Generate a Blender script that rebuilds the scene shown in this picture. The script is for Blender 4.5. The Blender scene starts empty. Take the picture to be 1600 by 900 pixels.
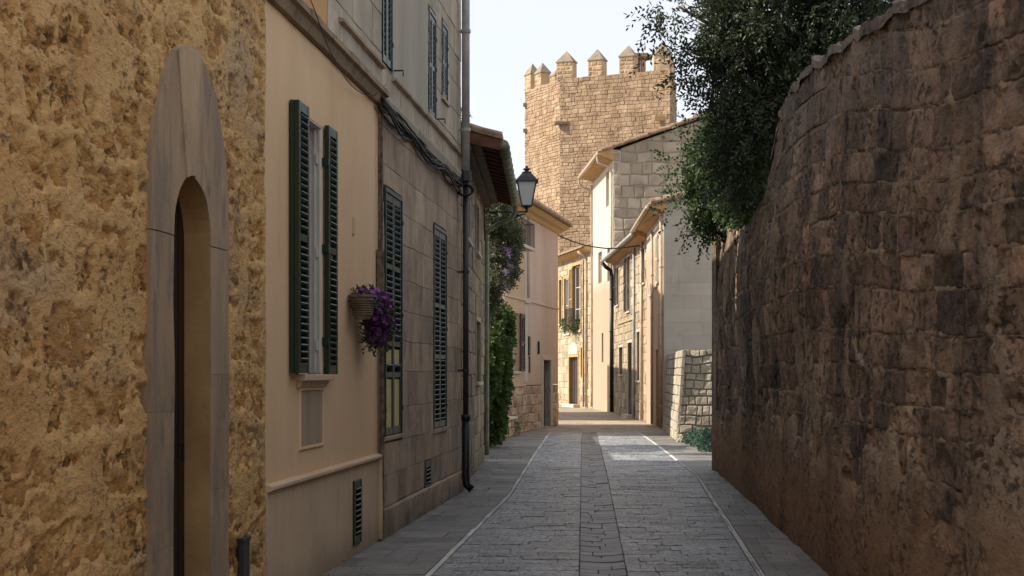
import bpy, math, random
import numpy as np
from mathutils import Vector, Matrix
R = math.radians
random.seed(7); RNG = np.random.default_rng(11)
scene = bpy.context.scene
COL = scene.collection

# ------------------------------------------------------------------ camera
F = 2500.0                     # focal length expressed for a 1600 px wide frame
cam = bpy.data.cameras.new('camera'); co = bpy.data.objects.new('camera', cam)
COL.objects.link(co); scene.camera = co
co.location = (0, 0, 1.5); co.rotation_euler = (R(90), 0, 0)
cam.sensor_width = 36; cam.lens = 36 * F / 1600; cam.shift_y = 135 / 1600
cam.clip_start = .1; cam.clip_end = 3000
# ------------------------------------------------------------------ light
SUN_EL = R(37); SUN_AZ = math.atan2(-1, .0)       # azimuth clockwise from +Y
w = bpy.data.worlds.new('World'); scene.world = w; w.use_nodes = True
nt = w.node_tree; bg = nt.nodes['Background']
sky = nt.nodes.new('ShaderNodeTexSky'); sky.sky_type = 'NISHITA'; sky.sun_disc = False
sky.sun_elevation = SUN_EL; sky.sun_rotation = SUN_AZ % (2 * math.pi)
sky.air_density = 1.0; sky.dust_density = .4; sky.ozone_density = 1.0
hs = nt.nodes.new('ShaderNodeHueSaturation'); hs.inputs['Saturation'].default_value = .42     # thin high haze pales the sky
nt.links.new(sky.outputs[0], hs.inputs['Color']); hz = nt.nodes.new('ShaderNodeMixRGB'); hz.inputs[0].default_value = .88; hz.inputs[2].default_value = (1.86, 1.93, 2.10, 1)   # even milky veil of the hazy sky
nt.links.new(hs.outputs[0], hz.inputs[1]); nt.links.new(hz.outputs[0], bg.inputs[0]); bg.inputs[1].default_value = .15
sl = bpy.data.lights.new('sun', 'SUN'); so = bpy.data.objects.new('sun', sl); COL.objects.link(so)
sdir = Vector((math.sin(SUN_AZ) * math.cos(SUN_EL), math.cos(SUN_AZ) * math.cos(SUN_EL), math.sin(SUN_EL)))
so.rotation_euler = sdir.to_track_quat('Z', 'Y').to_euler(); so.location = (-20, 5, 30)
sl.energy = 2.55; sl.angle = R(.5); sl.color = (1, .905, .77)
vs = scene.view_settings; vs.view_transform = 'Standard'; vs.look = 'None'; vs.gamma = 1
vs.exposure = 1.55
scene.cycles.max_bounces = 8; scene.cycles.diffuse_bounces = 5

# ------------------------------------------------------------------ noise
def _h(ix, iy, s):
    n = (ix.astype(np.int64) * 374761393 + iy.astype(np.int64) * 668265263 + s * 974711) & 0x7fffffff
    n = ((n ^ (n >> 13)) * 1274126177) & 0x7fffffff
    return ((n ^ (n >> 16)) & 0xffff) / 65535.0
def pn(x, y, s=0):
    x = np.asarray(x, float); y = np.asarray(y, float)
    ix = np.floor(x); iy = np.floor(y); fx = x - ix; fy = y - iy
    ux = fx * fx * fx * (fx * (fx * 6 - 15) + 10); uy = fy * fy * fy * (fy * (fy * 6 - 15) + 10)
    a = 0
    for dx in (0, 1):
        for dy in (0, 1):
            t = _h(ix + dx, iy + dy, s) * 2 * math.pi
            g = np.cos(t) * (fx - dx) + np.sin(t) * (fy - dy)
            a = a + g * (ux if dx else 1 - ux) * (uy if dy else 1 - uy)
    return a * 1.5
def fbm(x, y, s=0, o=4, g=.5):
    a = 0; k = 1
    for i in range(o):
        a = a + k * pn(np.asarray(x) * 2 ** i, np.asarray(y) * 2 ** i, s + i * 17); k *= g
    return a
def sst(x, a, b):
    t = np.clip((x - a) / (b - a), 0, 1); return t * t * (3 - 2 * t)

# ------------------------------------------------------------------ objects
WOFF = {}
def woff(o): return WOFF.get(o.name, Vector((0, 0, 0))) if o else Vector((0, 0, 0))
def link(o, parent, wloc):
    COL.objects.link(o); o.parent = parent
    o.location = Vector(wloc) - woff(parent); WOFF[o.name] = Vector(wloc)
def tag(o, label, cat=None, group=None, kind=None):
    if label: o['label'] = label
    if cat: o['category'] = cat
    if group: o['group'] = group
    if kind: o['kind'] = kind
    return o
def thing(name, loc, label, cat, group=None):
    o = bpy.data.objects.new(name, None); o.empty_display_size = .2
    link(o, None, loc); return tag(o, label, cat, group)
def npmesh(name, V, Q, tone=None, smooth=False):
    me = bpy.data.meshes.new(name); V = np.asarray(V, np.float32); Q = np.asarray(Q, np.int32)
    me.vertices.add(len(V)); me.vertices.foreach_set('co', V.ravel())
    me.loops.add(Q.size); me.loops.foreach_set('vertex_index', Q.ravel())
    me.polygons.add(len(Q)); k = Q.shape[1]
    me.polygons.foreach_set('loop_start', np.arange(0, Q.size, k, dtype=np.int32))
    me.polygons.foreach_set('use_smooth', np.full(len(Q), smooth))
    me.update(calc_edges=True)
    if tone is not None:
        at = me.attributes.new('tone', 'FLOAT', 'POINT')
        at.data.foreach_set('value', np.broadcast_to(np.asarray(tone, np.float32), (len(V),)).copy())
    return me
def npobj(name, V, Q, mat, parent=None, tone=None, smooth=False, kind=None, center=False):
    V = np.asarray(V, float)
    if center: c = Vector(V.mean(0))
    elif parent: c = woff(parent)
    else: c = Vector((0, 0, 0))
    me = npmesh(name, V - np.array(c), Q, tone, smooth); me.materials.append(mat)
    o = bpy.data.objects.new(name, me); link(o, parent, c)
    if kind: o['kind'] = kind
    return o

class MB:
    def __init__(s): s.v = []; s.f = []; s.t = []; s.tone = 0
    def add(s, vs, fs):
        b = len(s.v); s.v += [tuple(p) for p in vs]; s.f += [tuple(b + i for i in f) for f in fs]
        s.t += [s.tone] * len(vs); return s
    def hexa(s, p):     # 8 points: bottom 4, top 4
        return s.add(p, [(0, 3, 2, 1), (4, 5, 6, 7), (0, 1, 5, 4), (1, 2, 6, 5), (2, 3, 7, 6), (3, 0, 4, 7)])
    def box(s, c, d, rz=0):
        c = Vector(c); m = Matrix.Rotation(rz, 3, 'Z'); x, y, z = (k / 2 for k in d)
        return s.hexa([c + m @ Vector(q) for q in ((-x, -y, -z), (x, -y, -z), (x, y, -z), (-x, y, -z), (-x, -y, z), (x, -y, z), (x, y, z), (-x, y, z))])
    def fb(s, fr, u0, u1, v0, v1, n0, n1):
        return s.hexa([fr.pt(*q) for q in ((u0, v0, n0), (u1, v0, n0), (u1, v0, n1), (u0, v0, n1), (u0, v1, n0), (u1, v1, n0), (u1, v1, n1), (u0, v1, n1))])
    def prism(s, A, B):
        n = len(A)
        return s.add(list(A) + list(B), [tuple(range(n))[::-1], tuple(range(n, 2 * n))] + [(i, (i + 1) % n, n + (i + 1) % n, n + i) for i in range(n)])
    def fprism(s, fr, u0, u1, poly):
        return s.prism([fr.pt(u0, v, n) for n, v in poly], [fr.pt(u1, v, n) for n, v in poly])
    def tube(s, pts, r, seg=8, caps=True):
        pts = [Vector(p) for p in pts]; n = len(pts); rr = r if hasattr(r, '__len__') else [r] * n
        up = None; V = []
        for i, p in enumerate(pts):
            d = (pts[min(i + 1, n - 1)] - pts[max(i - 1, 0)])
            d = d.normalized() if d.length > 1e-9 else Vector((0, 0, 1))
            if up is None: up = d.orthogonal().normalized()
            up = up - d * up.dot(d)
            up = up.normalized() if up.length > 1e-6 else d.orthogonal().normalized()
            q = d.cross(up)
            for k in range(seg):
                a = 2 * math.pi * k / seg; V.append(p + (up * math.cos(a) + q * math.sin(a)) * rr[i])
        Fc = [(i * seg + k, i * seg + (k + 1) % seg, (i + 1) * seg + (k + 1) % seg, (i + 1) * seg + k) for i in range(n - 1) for k in range(seg)]
        if caps: Fc += [tuple(range(seg))[::-1], tuple(range((n - 1) * seg, n * seg))]
        return s.add(V, Fc)
    def lathe(s, c, prof, seg=12):
        c = Vector(c); V = [c + Vector((r * math.cos(2 * math.pi * k / seg), r * math.sin(2 * math.pi * k / seg), z)) for r, z in prof for k in range(seg)]
        n = len(prof)
        return s.add(V, [(i * seg + k, i * seg + (k + 1) % seg, (i + 1) * seg + (k + 1) % seg, (i + 1) * seg + k) for i in range(n - 1) for k in range(seg)] + [tuple(range(seg))[::-1], tuple(range((n - 1) * seg, n * seg))])
    def build(s, name, mat, parent=None, center=False, bevel=0, smooth=False):
        V = [Vector(p) for p in s.v]
        c = sum(V, Vector()) / len(V) if center else woff(parent)
        me = bpy.data.meshes.new(name); me.from_pydata([p - c for p in V], [], s.f); me.materials.append(mat)
        at = me.attributes.new('tone', 'FLOAT', 'POINT'); at.data.foreach_set('value', s.t)
        if smooth: me.polygons.foreach_set('use_smooth', [True] * len(me.polygons))
        o = bpy.data.objects.new(name, me); link(o, parent, c)
        if bevel:
            m = o.modifiers.new('bevel', 'BEVEL'); m.width = bevel; m.segments = 2; m.limit_method = 'ANGLE'
        return o

class Fr:       # facade frame: u along the wall, v up, n out of the wall
    def __init__(s, ax, ay, bx, by, side):
        s.o = np.array([ax, ay, 0.]); d = np.array([bx - ax, by - ay, 0.]); s.L = float(np.hypot(*d[:2])); s.d = d / s.L
        s.n = np.array([-s.d[1], s.d[0], 0.]) * side; s.side = side; s.ang = math.atan2(s.d[1], s.d[0])
    def pt(s, u, v, n=0): return Vector(s.o + s.d * u + s.n * n + np.array([0, 0, v]))
    def S(s, u, v, n):
        return s.o + np.outer(u, s.d) + np.outer(n, s.n) + np.outer(v, [0, 0, 1.])

# ------------------------------------------------------------------ materials
def material(name, stops, nscale=3, stretch=(1, 1, 1), layers=(), tone=.35, bump=.4, bscale=40, bstretch=(1, 1, 1), rough=.85, spec=.3,
             zl=(), pits=None, bdist=.01, detail=8, metal=0):
    m = bpy.data.materials.new(name); m.use_nodes = True; t = m.node_tree; N = t.nodes; Lk = t.links.new
    b = N['Principled BSDF']; b.inputs['Roughness'].default_value = rough; b.inputs['Metallic'].default_value = metal
    b.inputs['Specular IOR Level'].default_value = spec
    g = N.new('ShaderNodeNewGeometry')
    def noise(sc, st=(1, 1, 1), det=detail, off=0, ro=.62):
        mp = N.new('ShaderNodeMapping'); mp.inputs['Scale'].default_value = st; mp.inputs['Location'].default_value = (off, off * 1.7, off * .3)
        Lk(g.outputs['Position'], mp.inputs[0]); n = N.new('ShaderNodeTexNoise'); n.inputs['Scale'].default_value = sc
        n.inputs['Detail'].default_value = det; n.inputs['Roughness'].default_value = ro; Lk(mp.outputs[0], n.inputs[0]); return n.outputs[0]
    def rng(src, lo, hi, a=0, b_=1):
        r = N.new('ShaderNodeMapRange'); r.interpolation_type = 'SMOOTHSTEP'
        for i, x in zip((1, 2, 3, 4), (lo, hi, a, b_)): r.inputs[i].default_value = x
        Lk(src, r.inputs[0]); return r.outputs[0]
    def math_(op, x, y):
        q = N.new('ShaderNodeMath'); q.operation = op
        for i, z in enumerate((x, y)):
            if isinstance(z, (int, float)): q.inputs[i].default_value = z
            else: Lk(z, q.inputs[i])
        return q.outputs[0]
    def mix(fac, a, c, mode='MIX'):
        q = N.new('ShaderNodeMixRGB'); q.blend_type = mode
        if isinstance(fac, (int, float)): q.inputs[0].default_value = fac
        else: Lk(fac, q.inputs[0])
        for i, z in ((1, a), (2, c)):
            if isinstance(z, tuple): q.inputs[i].default_value = (*z, 1)
            else: Lk(z, q.inputs[i])
        return q.outputs[0]
    cr = N.new('ShaderNodeValToRGB'); el = cr.color_ramp.elements
    for i, (p, c) in enumerate(stops):
        e = el[i] if i < 2 else el.new(p)
        e.position = p; e.color = (*c, 1)
    Lk(noise(nscale, stretch), cr.inputs[0]); col = cr.outputs[0]
    for i, (c, sc, st, lo, hi, am) in enumerate(layers):
        col = mix(rng(noise(sc, st, off=3.1 * (i + 1)), lo, hi, 0, am), col, c)
    if zl:
        sx = N.new('ShaderNodeSeparateXYZ'); Lk(g.outputs['Position'], sx.inputs[0])
        for c, z0, z1, am, wob in zl:      # stain that follows height, with a ragged edge
            h = math_('ADD', sx.outputs[2], math_('MULTIPLY', math_('SUBTRACT', noise(2.2, (1, 1, .6), off=9), .5), wob))
            col = mix(rng(h, z0, z1, am, 0) if am > 0 else rng(h, z0, z1, 0, -am), col, c)
    a = N.new('ShaderNodeAttribute'); a.attribute_name = 'tone'
    k = math_('ADD', math_('MULTIPLY', a.outputs['Fac'], tone), 1.0)
    cm = N.new('ShaderNodeCombineXYZ'); [Lk(k, cm.inputs[i]) for i in range(3)]
    col = mix(1.0, col, cm.outputs[0], 'MULTIPLY')
    h = math_('ADD', noise(bscale, bstretch, off=5), math_('MULTIPLY', noise(bscale / 6, bstretch, off=7), 2.0))
    if pits:
        sc, lo, hi, am, pc = pits
        pf = math_('MULTIPLY', rng(noise(sc, bstretch, off=13, ro=.68), lo - .04, hi + .05, 1, 0), rng(noise(sc / 7, bstretch, off=17), .44, .60))
        h = math_('SUBTRACT', h, math_('MULTIPLY', pf, am)); col = mix(math_('MULTIPLY', pf, .7), col, pc)
    Lk(col, b.inputs['Base Color'])
    bm = N.new('ShaderNodeBump'); bm.inputs['Strength'].default_value = bump; bm.inputs['Distance'].default_value = bdist
    Lk(h, bm.inputs['Height']); Lk(bm.outputs[0], b.inputs['Normal'])
    return m
def flat(name, c, rough=.6, metal=0, var=.15, bump=.15, spec=.4, bscale=60):
    c2 = tuple(x * (1 - var) for x in c)
    return material(name, [(.3, c2), (.7, c)], 6, bump=bump, bscale=bscale, rough=rough, metal=metal, spec=spec, bdist=.004, detail=4)
def leafmat(name, c1, c2, trans=.35):
    m = flat(name, c2, rough=.55, var=0); t = m.node_tree; N = t.nodes; Lk = t.links.new
    b = N['Principled BSDF']; out = N['Material Output']
    a = N.new('ShaderNodeAttribute'); a.attribute_name = 'tone'
    mr = N.new('ShaderNodeMapRange'); Lk(a.outputs['Fac'], mr.inputs[0]); mr.inputs[1].default_value = -1
    mx = N.new('ShaderNodeMixRGB'); mx.inputs[1].default_value = (*c1, 1); mx.inputs[2].default_value = (*c2, 1)
    Lk(mr.outputs[0], mx.inputs[0]); Lk(mx.outputs[0], b.inputs['Base Color'])
    tr = N.new('ShaderNodeBsdfTranslucent'); Lk(mx.outputs[0], tr.inputs[0])
    ms = N.new('ShaderNodeMixShader'); ms.inputs[0].default_value = trans
    Lk(b.outputs[0], ms.inputs[1]); Lk(tr.outputs[0], ms.inputs[2]); Lk(ms.outputs[0], out.inputs[0])
    return m
def glassmat(name, c, rough=.08):
    m = bpy.data.materials.new(name); m.use_nodes = True; b = m.node_tree.nodes['Principled BSDF']
    b.inputs['Base Color'].default_value = (*c, 1); b.inputs['Roughness'].default_value = rough
    b.inputs['Specular IOR Level'].default_value = .8; return m

MT = {}
MT['ochre'] = material('ochre_stone', [(.25, (0.205, 0.094, 0.025)), (.42, (0.483, 0.238, 0.066)), (.6, (0.661, 0.368, 0.122)), (.8, (0.789, 0.487, 0.184))], 2.6, (1, .55, 1),
    layers=[((.30, .235, .16), 1.1, (1, .6, 1), .50, .66, .55), ((.13, .10, .07), 5, (1, .5, .7), .56, .74, .45), ((.46, .20, .045), 8, (1, .5, 1), .54, .72, .5), ((.16, .075, .025), 22, (1, .5, 1), .56, .66, .5), ((.70, .52, .30), 30, (1, .5, 1), .60, .70, .5)], bstretch=(1, .5, 1), bump=1, bscale=62, bdist=.022,
    pits=(24, .34, .44, 3.0, (.085, .042, .014)), tone=.18)
MT['ochre_mortar'] = material('ochre_mortar', [(.3, (0.514, 0.292, 0.106)), (.7, (0.734, 0.455, 0.186))], 2.2, (1, .55, 1),
    layers=[((.36, .29, .20), 1.1, (1, .6, 1), .50, .66, .5), ((.20, .13, .07), 6, (1, 1, .7), .56, .72, .6), ((.50, .26, .08), 11, (1, 1, 1), .54, .70, .5), ((.20, .11, .045), 28, (1, .5, 1), .57, .66, .6)], bstretch=(1, .5, 1), bump=.9, bscale=60, bdist=.018, pits=(26, .32, .40, 2.4, (.12, .062, .02)))
MT['surround'] = material('grey_brown_stone', [(.3, (0.260, 0.185, 0.123)), (.5, (0.380, 0.265, 0.162)), (.72, (0.500, 0.345, 0.195))], 2.0, (1, 1, .45),
    layers=[((.19, .155, .125), 10, (1, .6, .10), .50, .66, .55), ((.50, .42, .32), 16, (1, .6, .08), .60, .72, .4), ((.115, .10, .095), 5, (1, 1, .5), .5, .72, .75), ((.42, .35, .27), 12, (1, 1, .15), .62, .75, .4)], bump=.4, bscale=70, bdist=.008)
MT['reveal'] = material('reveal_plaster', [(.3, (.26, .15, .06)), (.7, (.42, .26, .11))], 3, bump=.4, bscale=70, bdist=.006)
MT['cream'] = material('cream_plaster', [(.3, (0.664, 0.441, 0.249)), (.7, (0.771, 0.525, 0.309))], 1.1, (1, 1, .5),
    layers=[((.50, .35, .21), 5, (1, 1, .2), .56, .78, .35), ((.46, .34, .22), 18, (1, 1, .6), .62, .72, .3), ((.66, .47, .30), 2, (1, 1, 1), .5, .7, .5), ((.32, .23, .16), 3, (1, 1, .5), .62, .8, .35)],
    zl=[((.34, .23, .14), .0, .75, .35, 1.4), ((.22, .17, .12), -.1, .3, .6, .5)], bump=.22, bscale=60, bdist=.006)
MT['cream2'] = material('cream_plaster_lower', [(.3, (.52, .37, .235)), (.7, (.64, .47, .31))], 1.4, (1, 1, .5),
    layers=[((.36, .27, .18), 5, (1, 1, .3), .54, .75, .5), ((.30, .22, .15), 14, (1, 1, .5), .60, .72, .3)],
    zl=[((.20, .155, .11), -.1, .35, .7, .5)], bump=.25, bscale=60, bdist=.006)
MT['streaky'] = material('streaky_panel', [(.3, (.30, .22, .14)), (.7, (.46, .35, .23))], 6, (1, 1, .10), bump=.3, bscale=50)
MT['orange'] = material('orange_plaster', [(.3, (.45, .24, .09)), (.7, (.55, .33, .14))], 2, (1, 1, .5),
    layers=[((.22, .13, .07), 6, (1, 1, .3), .55, .75, .6)], bump=.3)
MT['ashlar'] = material('grey_ashlar', [(.28, (0.244, 0.178, 0.127)), (.5, (0.390, 0.287, 0.201)), (.72, (0.524, 0.385, 0.264))], 2.0, (1, 1, .8),
    layers=[((.13, .11, .095), 5, (1, 1, .5), .52, .72, .6), ((.40, .31, .22), 9, (1, 1, .3), .6, .75, .4)],
    zl=[((.075, .065, .055), -.15, .35, .75, .7)], bump=.5, bscale=45, bdist=.01, tone=.24)
MT['ashlar_joint'] = material('ashlar_joint', [(.3, (.20, .16, .12)), (.7, (.31, .245, .185))], 4, bump=.4)
MT['ashlar_up'] = material('pale_ashlar', [(.28, (0.277, 0.237, 0.184)), (.5, (0.393, 0.330, 0.251)), (.75, (0.508, 0.424, 0.317))], 1.8, (1, 1, .5),
    layers=[((.17, .15, .13), 6, (1, 1, .2), .55, .75, .5)], bump=.4, bscale=45, bdist=.008, tone=.22)
MT['render_grey'] = material('grey_render', [(.3, (0.323, 0.293, 0.233)), (.7, (0.431, 0.385, 0.302))], 1.5, (1, 1, .4),
    layers=[((.19, .18, .16), 6, (1, 1, .12), .52, .75, .5)], bump=.25)
MT['course'] = material('string_course', [(.3, (.19, .135, .085)), (.7, (.33, .235, .14))], 5, layers=[((.09, .07, .05), 12, (1, 1, 1), .5, .7, .6)], bump=.6, bscale=35)
MT['fstone'] = material('warm_rubble', [(.28, (.15, .12, .075)), (.5, (.27, .215, .13)), (.72, (.38, .30, .18))], 3,
    layers=[((.09, .08, .06), 6, (1, 1, .3), .52, .72, .6)], zl=[((.08, .07, .055), -.15, .5, .7, .7)], bump=.6, bscale=30, bdist=.015)
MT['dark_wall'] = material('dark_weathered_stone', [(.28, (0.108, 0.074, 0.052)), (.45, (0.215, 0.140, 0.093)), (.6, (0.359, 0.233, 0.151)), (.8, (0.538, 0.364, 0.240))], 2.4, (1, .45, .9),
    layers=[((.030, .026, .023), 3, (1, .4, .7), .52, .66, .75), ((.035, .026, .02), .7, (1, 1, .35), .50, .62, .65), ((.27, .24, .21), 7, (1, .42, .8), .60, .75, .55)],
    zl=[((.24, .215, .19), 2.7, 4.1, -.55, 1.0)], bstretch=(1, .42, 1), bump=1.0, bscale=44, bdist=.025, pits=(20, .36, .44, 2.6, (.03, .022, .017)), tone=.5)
MT['dark_mortar'] = material('dark_wall_mortar', [(.3, (0.206, 0.144, 0.093)), (.5, (0.316, 0.226, 0.148)), (.75, (0.454, 0.334, 0.224))], 2.0, (1, .45, .8),
    layers=[((.04, .032, .027), 3.2, (1, 1, .35), .52, .66, .75), ((.035, .026, .02), .7, (1, 1, .35), .50, .62, .65), ((.16, .14, .12), 9, (1, .45, .5), .60, .74, .5)],
    zl=[((.27, .135, .06), .35, 1.25, .8, .6), ((.11, .05, .025), -.2, .5, .6, .5)], bstretch=(1, .42, 1), bump=1, bscale=48, bdist=.028, pits=(22, .37, .44, 2.6, (.05, .03, .018)))
MT['tower'] = material('tower_stone', [(.3, (.25, .165, .10)), (.5, (.36, .25, .16)), (.72, (.48, .36, .24))], 1.3,
    layers=[((.20, .13, .075), 3, (1, 1, 1), .55, .72, .5)], bump=.8, bscale=9, bdist=.06, tone=.2)
MT['tower_mortar'] = material('tower_mortar', [(.3, (.42, .31, .19)), (.7, (.55, .42, .27))], 1.5, bump=.6, bscale=10, bdist=.05)
MT['tower_cap'] = material('tower_cap_stone', [(.3, (.19, .15, .115)), (.7, (.33, .27, .20))], 3, bump=.6, bscale=9, bdist=.04)
MT['gable'] = material('gable_block', [(.3, (.29, .255, .20)), (.6, (.42, .365, .28)), (.8, (.50, .44, .345))], 1.1,
    layers=[((.19, .17, .14), 1.4, (1, 1, .8), .50, .66, .7)], bump=.6, bscale=14, bdist=.03, tone=.2)
MT['gable_joint'] = material('gable_joint', [(.3, (.17, .145, .11)), (.7, (.31, .265, .20))], 2, bump=.5, bscale=14)
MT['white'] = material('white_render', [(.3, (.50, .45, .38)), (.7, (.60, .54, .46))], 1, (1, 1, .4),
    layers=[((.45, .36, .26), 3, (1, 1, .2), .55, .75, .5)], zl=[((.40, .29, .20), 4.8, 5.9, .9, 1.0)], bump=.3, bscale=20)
MT['agrey'] = material('grey_blockwork', [(.3, (.37, .335, .28)), (.7, (.46, .42, .355))], 1.2, layers=[((.28, .265, .235), 3, (1, 1, .2), .55, .75, .5)], bump=.3, bscale=25, tone=.08)
MT['agrey_joint'] = flat('grey_blockwork_joint', (.28, .265, .235), .9)
MT['cstone'] = material('sunny_rubble', [(.3, (.26, .205, .135)), (.5, (.37, .30, .205)), (.72, (.48, .40, .28))], 2,
    layers=[((.20, .15, .10), 4, (1, 1, .5), .55, .72, .6)], bump=.7, bscale=16, bdist=.03)
MT['cjoint'] = material('sunny_rubble_joint', [(.3, (.30, .235, .155)), (.7, (.46, .37, .255))], 3, bump=.5, bscale=16)
MT['pink'] = material('pink_plaster', [(.3, (.50, .38, .31)), (.55, (.57, .44, .36)), (.75, (.62, .50, .42))], .9, (1, 1, .5),
    layers=[((.40, .31, .26), 4, (1, 1, .12), .55, .78, .5)], zl=[((.52, .36, .24), .8, 3.8, .8, 1.2)], bump=.25, bscale=25)
MT['orangepink'] = material('apricot_plaster', [(.3, (.52, .36, .23)), (.7, (.58, .42, .28))], 1.2, (1, 1, .5),
    layers=[((.46, .30, .19), 4, (1, 1, .15), .56, .78, .5)], bump=.25, bscale=25)
MT['pinkbase'] = material('flaking_base_stone', [(.35, (.26, .16, .10)), (.48, (.50, .35, .23)), (.7, (.60, .44, .31))], 3.5,
    layers=[((.22, .12, .08), 5, (1, 1, 1), .57, .62, .8)], bump=.7, bscale=12, bdist=.03)
MT['pale'] = flat('pale_stone_trim', (.58, .50, .41), .85)
MT['lane'] = material('lane_stone', [(.3, (0.221, 0.231, 0.251)), (.5, (0.330, 0.348, 0.373)), (.72, (0.478, 0.498, 0.517))], 7,
    layers=[((.05, .052, .058), 24, (1, 1, 1), .50, .57, .8), ((.58, .58, .57), 34, (1, 1, 1), .57, .63, .8)], bump=1, bscale=42, bdist=.03, rough=.33, spec=.75, tone=.38)
MT['lane_far'] = material('warm_lane_stone', [(.3, (.28, .225, .17)), (.7, (.40, .335, .26))], 1.5,
    layers=[((.20, .17, .13), 2.5, (1, 1, 1), .5, .7, .5)], bump=.4, bscale=20, rough=.7, tone=.3)
MT['channel'] = material('channel_stone', [(.3, (0.065, 0.066, 0.069)), (.7, (0.139, 0.139, 0.141))], 5,
    layers=[((.20, .20, .20), 30, (1, 1, 1), .58, .7, .5)], bump=.8, bscale=50, bdist=.01, rough=.42, spec=.5, tone=.5)
MT['walk'] = material('pavement_stone', [(.3, (0.138, 0.131, 0.122)), (.7, (0.237, 0.225, 0.206))], 3,
    layers=[((.055, .053, .05), 14, (1, 1, 1), .5, .7, .5)], bump=.5, bscale=50, bdist=.006, rough=.55, tone=.32)
MT['joint'] = flat('paving_joint', (.11, .105, .098), .9)
MT['kerbline'] = material('pale_line_stone', [(.3, (0.390, 0.390, 0.375)), (.7, (0.630, 0.615, 0.585))], 9, bump=.5, bscale=60, tone=.3)
MT['ground'] = material('dry_ground', [(.3, (.16, .12, .08)), (.7, (.26, .20, .14))], .5, bump=.5, bscale=8)
MT['green'] = flat('dark_green_paint', (.012, .032, .013), .38, var=.35)
MT['greenblue'] = flat('blue_green_paint', (.016, .040, .034), .4, var=.35)
MT['black'] = flat('black_iron', (.012, .012, .013), .45)
MT['yellow'] = flat('pale_yellow_board', (.62, .52, .20), .4, var=.3)
MT['whitewood'] = flat('white_wood', (.66, .62, .56), .5, var=.12)
MT['glass'] = glassmat('dark_window_glass', (.03, .035, .04))
MT['frost'] = glassmat('milky_lamp_glass', (.55, .56, .55), .25)
MT['zinc'] = flat('weathered_zinc', (.42, .42, .40), .5, metal=.1, var=.4, bscale=20)
MT['darkpipe'] = flat('dark_pipe_paint', (.035, .036, .038), .45)
MT['cable'] = flat('dark_cable', (.03, .026, .023), .7)
MT['rust'] = material('rusty_pipe', [(.35, (.05, .035, .028)), (.6, (.20, .14, .09))], 14, bump=.7, bscale=60)
MT['wood'] = material('old_red_timber', [(.3, (.09, .038, .02)), (.7, (.20, .09, .05))], 4, (1, 1, 4), bump=.5, bscale=40)
MT['wood2'] = material('weathered_beam', [(.3, (.10, .08, .055)), (.7, (.20, .165, .115))], 5, bump=.5, bscale=40)
MT['warmwood'] = material('orange_timber', [(.3, (.36, .22, .10)), (.7, (.50, .33, .16))], 5, bump=.4, bscale=20)
MT['darkdoor'] = flat('dark_door_wood', (.012, .008, .006), .5)
MT['browndoor'] = flat('brown_door_wood', (.05, .035, .03), .5)
MT['doorframe'] = flat('ochre_door_frame', (.50, .33, .14), .7)
MT['tile'] = material('roof_tile', [(.3, (.16, .12, .09)), (.5, (.30, .20, .13)), (.75, (.40, .32, .24))], 5, layers=[((.10, .095, .08), 9, (1, 1, 1), .5, .7, .6)], bump=.5, bscale=25, tone=.3)
MT['gutter'] = material('green_stained_gutter', [(.3, (.14, .17, .10)), (.7, (.28, .30, .20))], 7, layers=[((.10, .08, .05), 14, (1, 1, 1), .55, .7, .6)], bump=.3, rough=.5)
MT['copper'] = flat('pale_pipe', (.52, .42, .30), .5, var=.3)
MT['bark'] = material('bark', [(.3, (.05, .04, .03)), (.7, (.12, .095, .07))], 8, (1, 1, .3), bump=.8, bscale=30, bdist=.02)
MT['olive'] = leafmat('dark_olive_leaf', (.016, .026, .015), (.085, .11, .055), .3)
MT['bush'] = leafmat('fresh_green_leaf', (.018, .036, .014), (.085, .13, .04), .4)
MT['hedge'] = leafmat('hedge_leaf', (.025, .055, .012), (.11, .16, .03), .35)
MT['vine'] = leafmat('grey_green_leaf', (.05, .06, .03), (.16, .17, .085), .35)
MT['petal'] = leafmat('purple_petal', (.11, .016, .13), (.36, .10, .40), .3)
MT['mauve'] = leafmat('mauve_petal', (.25, .16, .30), (.45, .32, .50), .3)
MT['weed'] = leafmat('blue_green_weed', (.03, .075, .05), (.08, .15, .10), .3)
MT['pot'] = material('terracotta_pot', [(.3, (.10, .075, .05)), (.7, (.22, .165, .11))], 12, bump=.6)
MT['earth'] = flat('garden_earth', (.07, .05, .035), .95)

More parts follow.
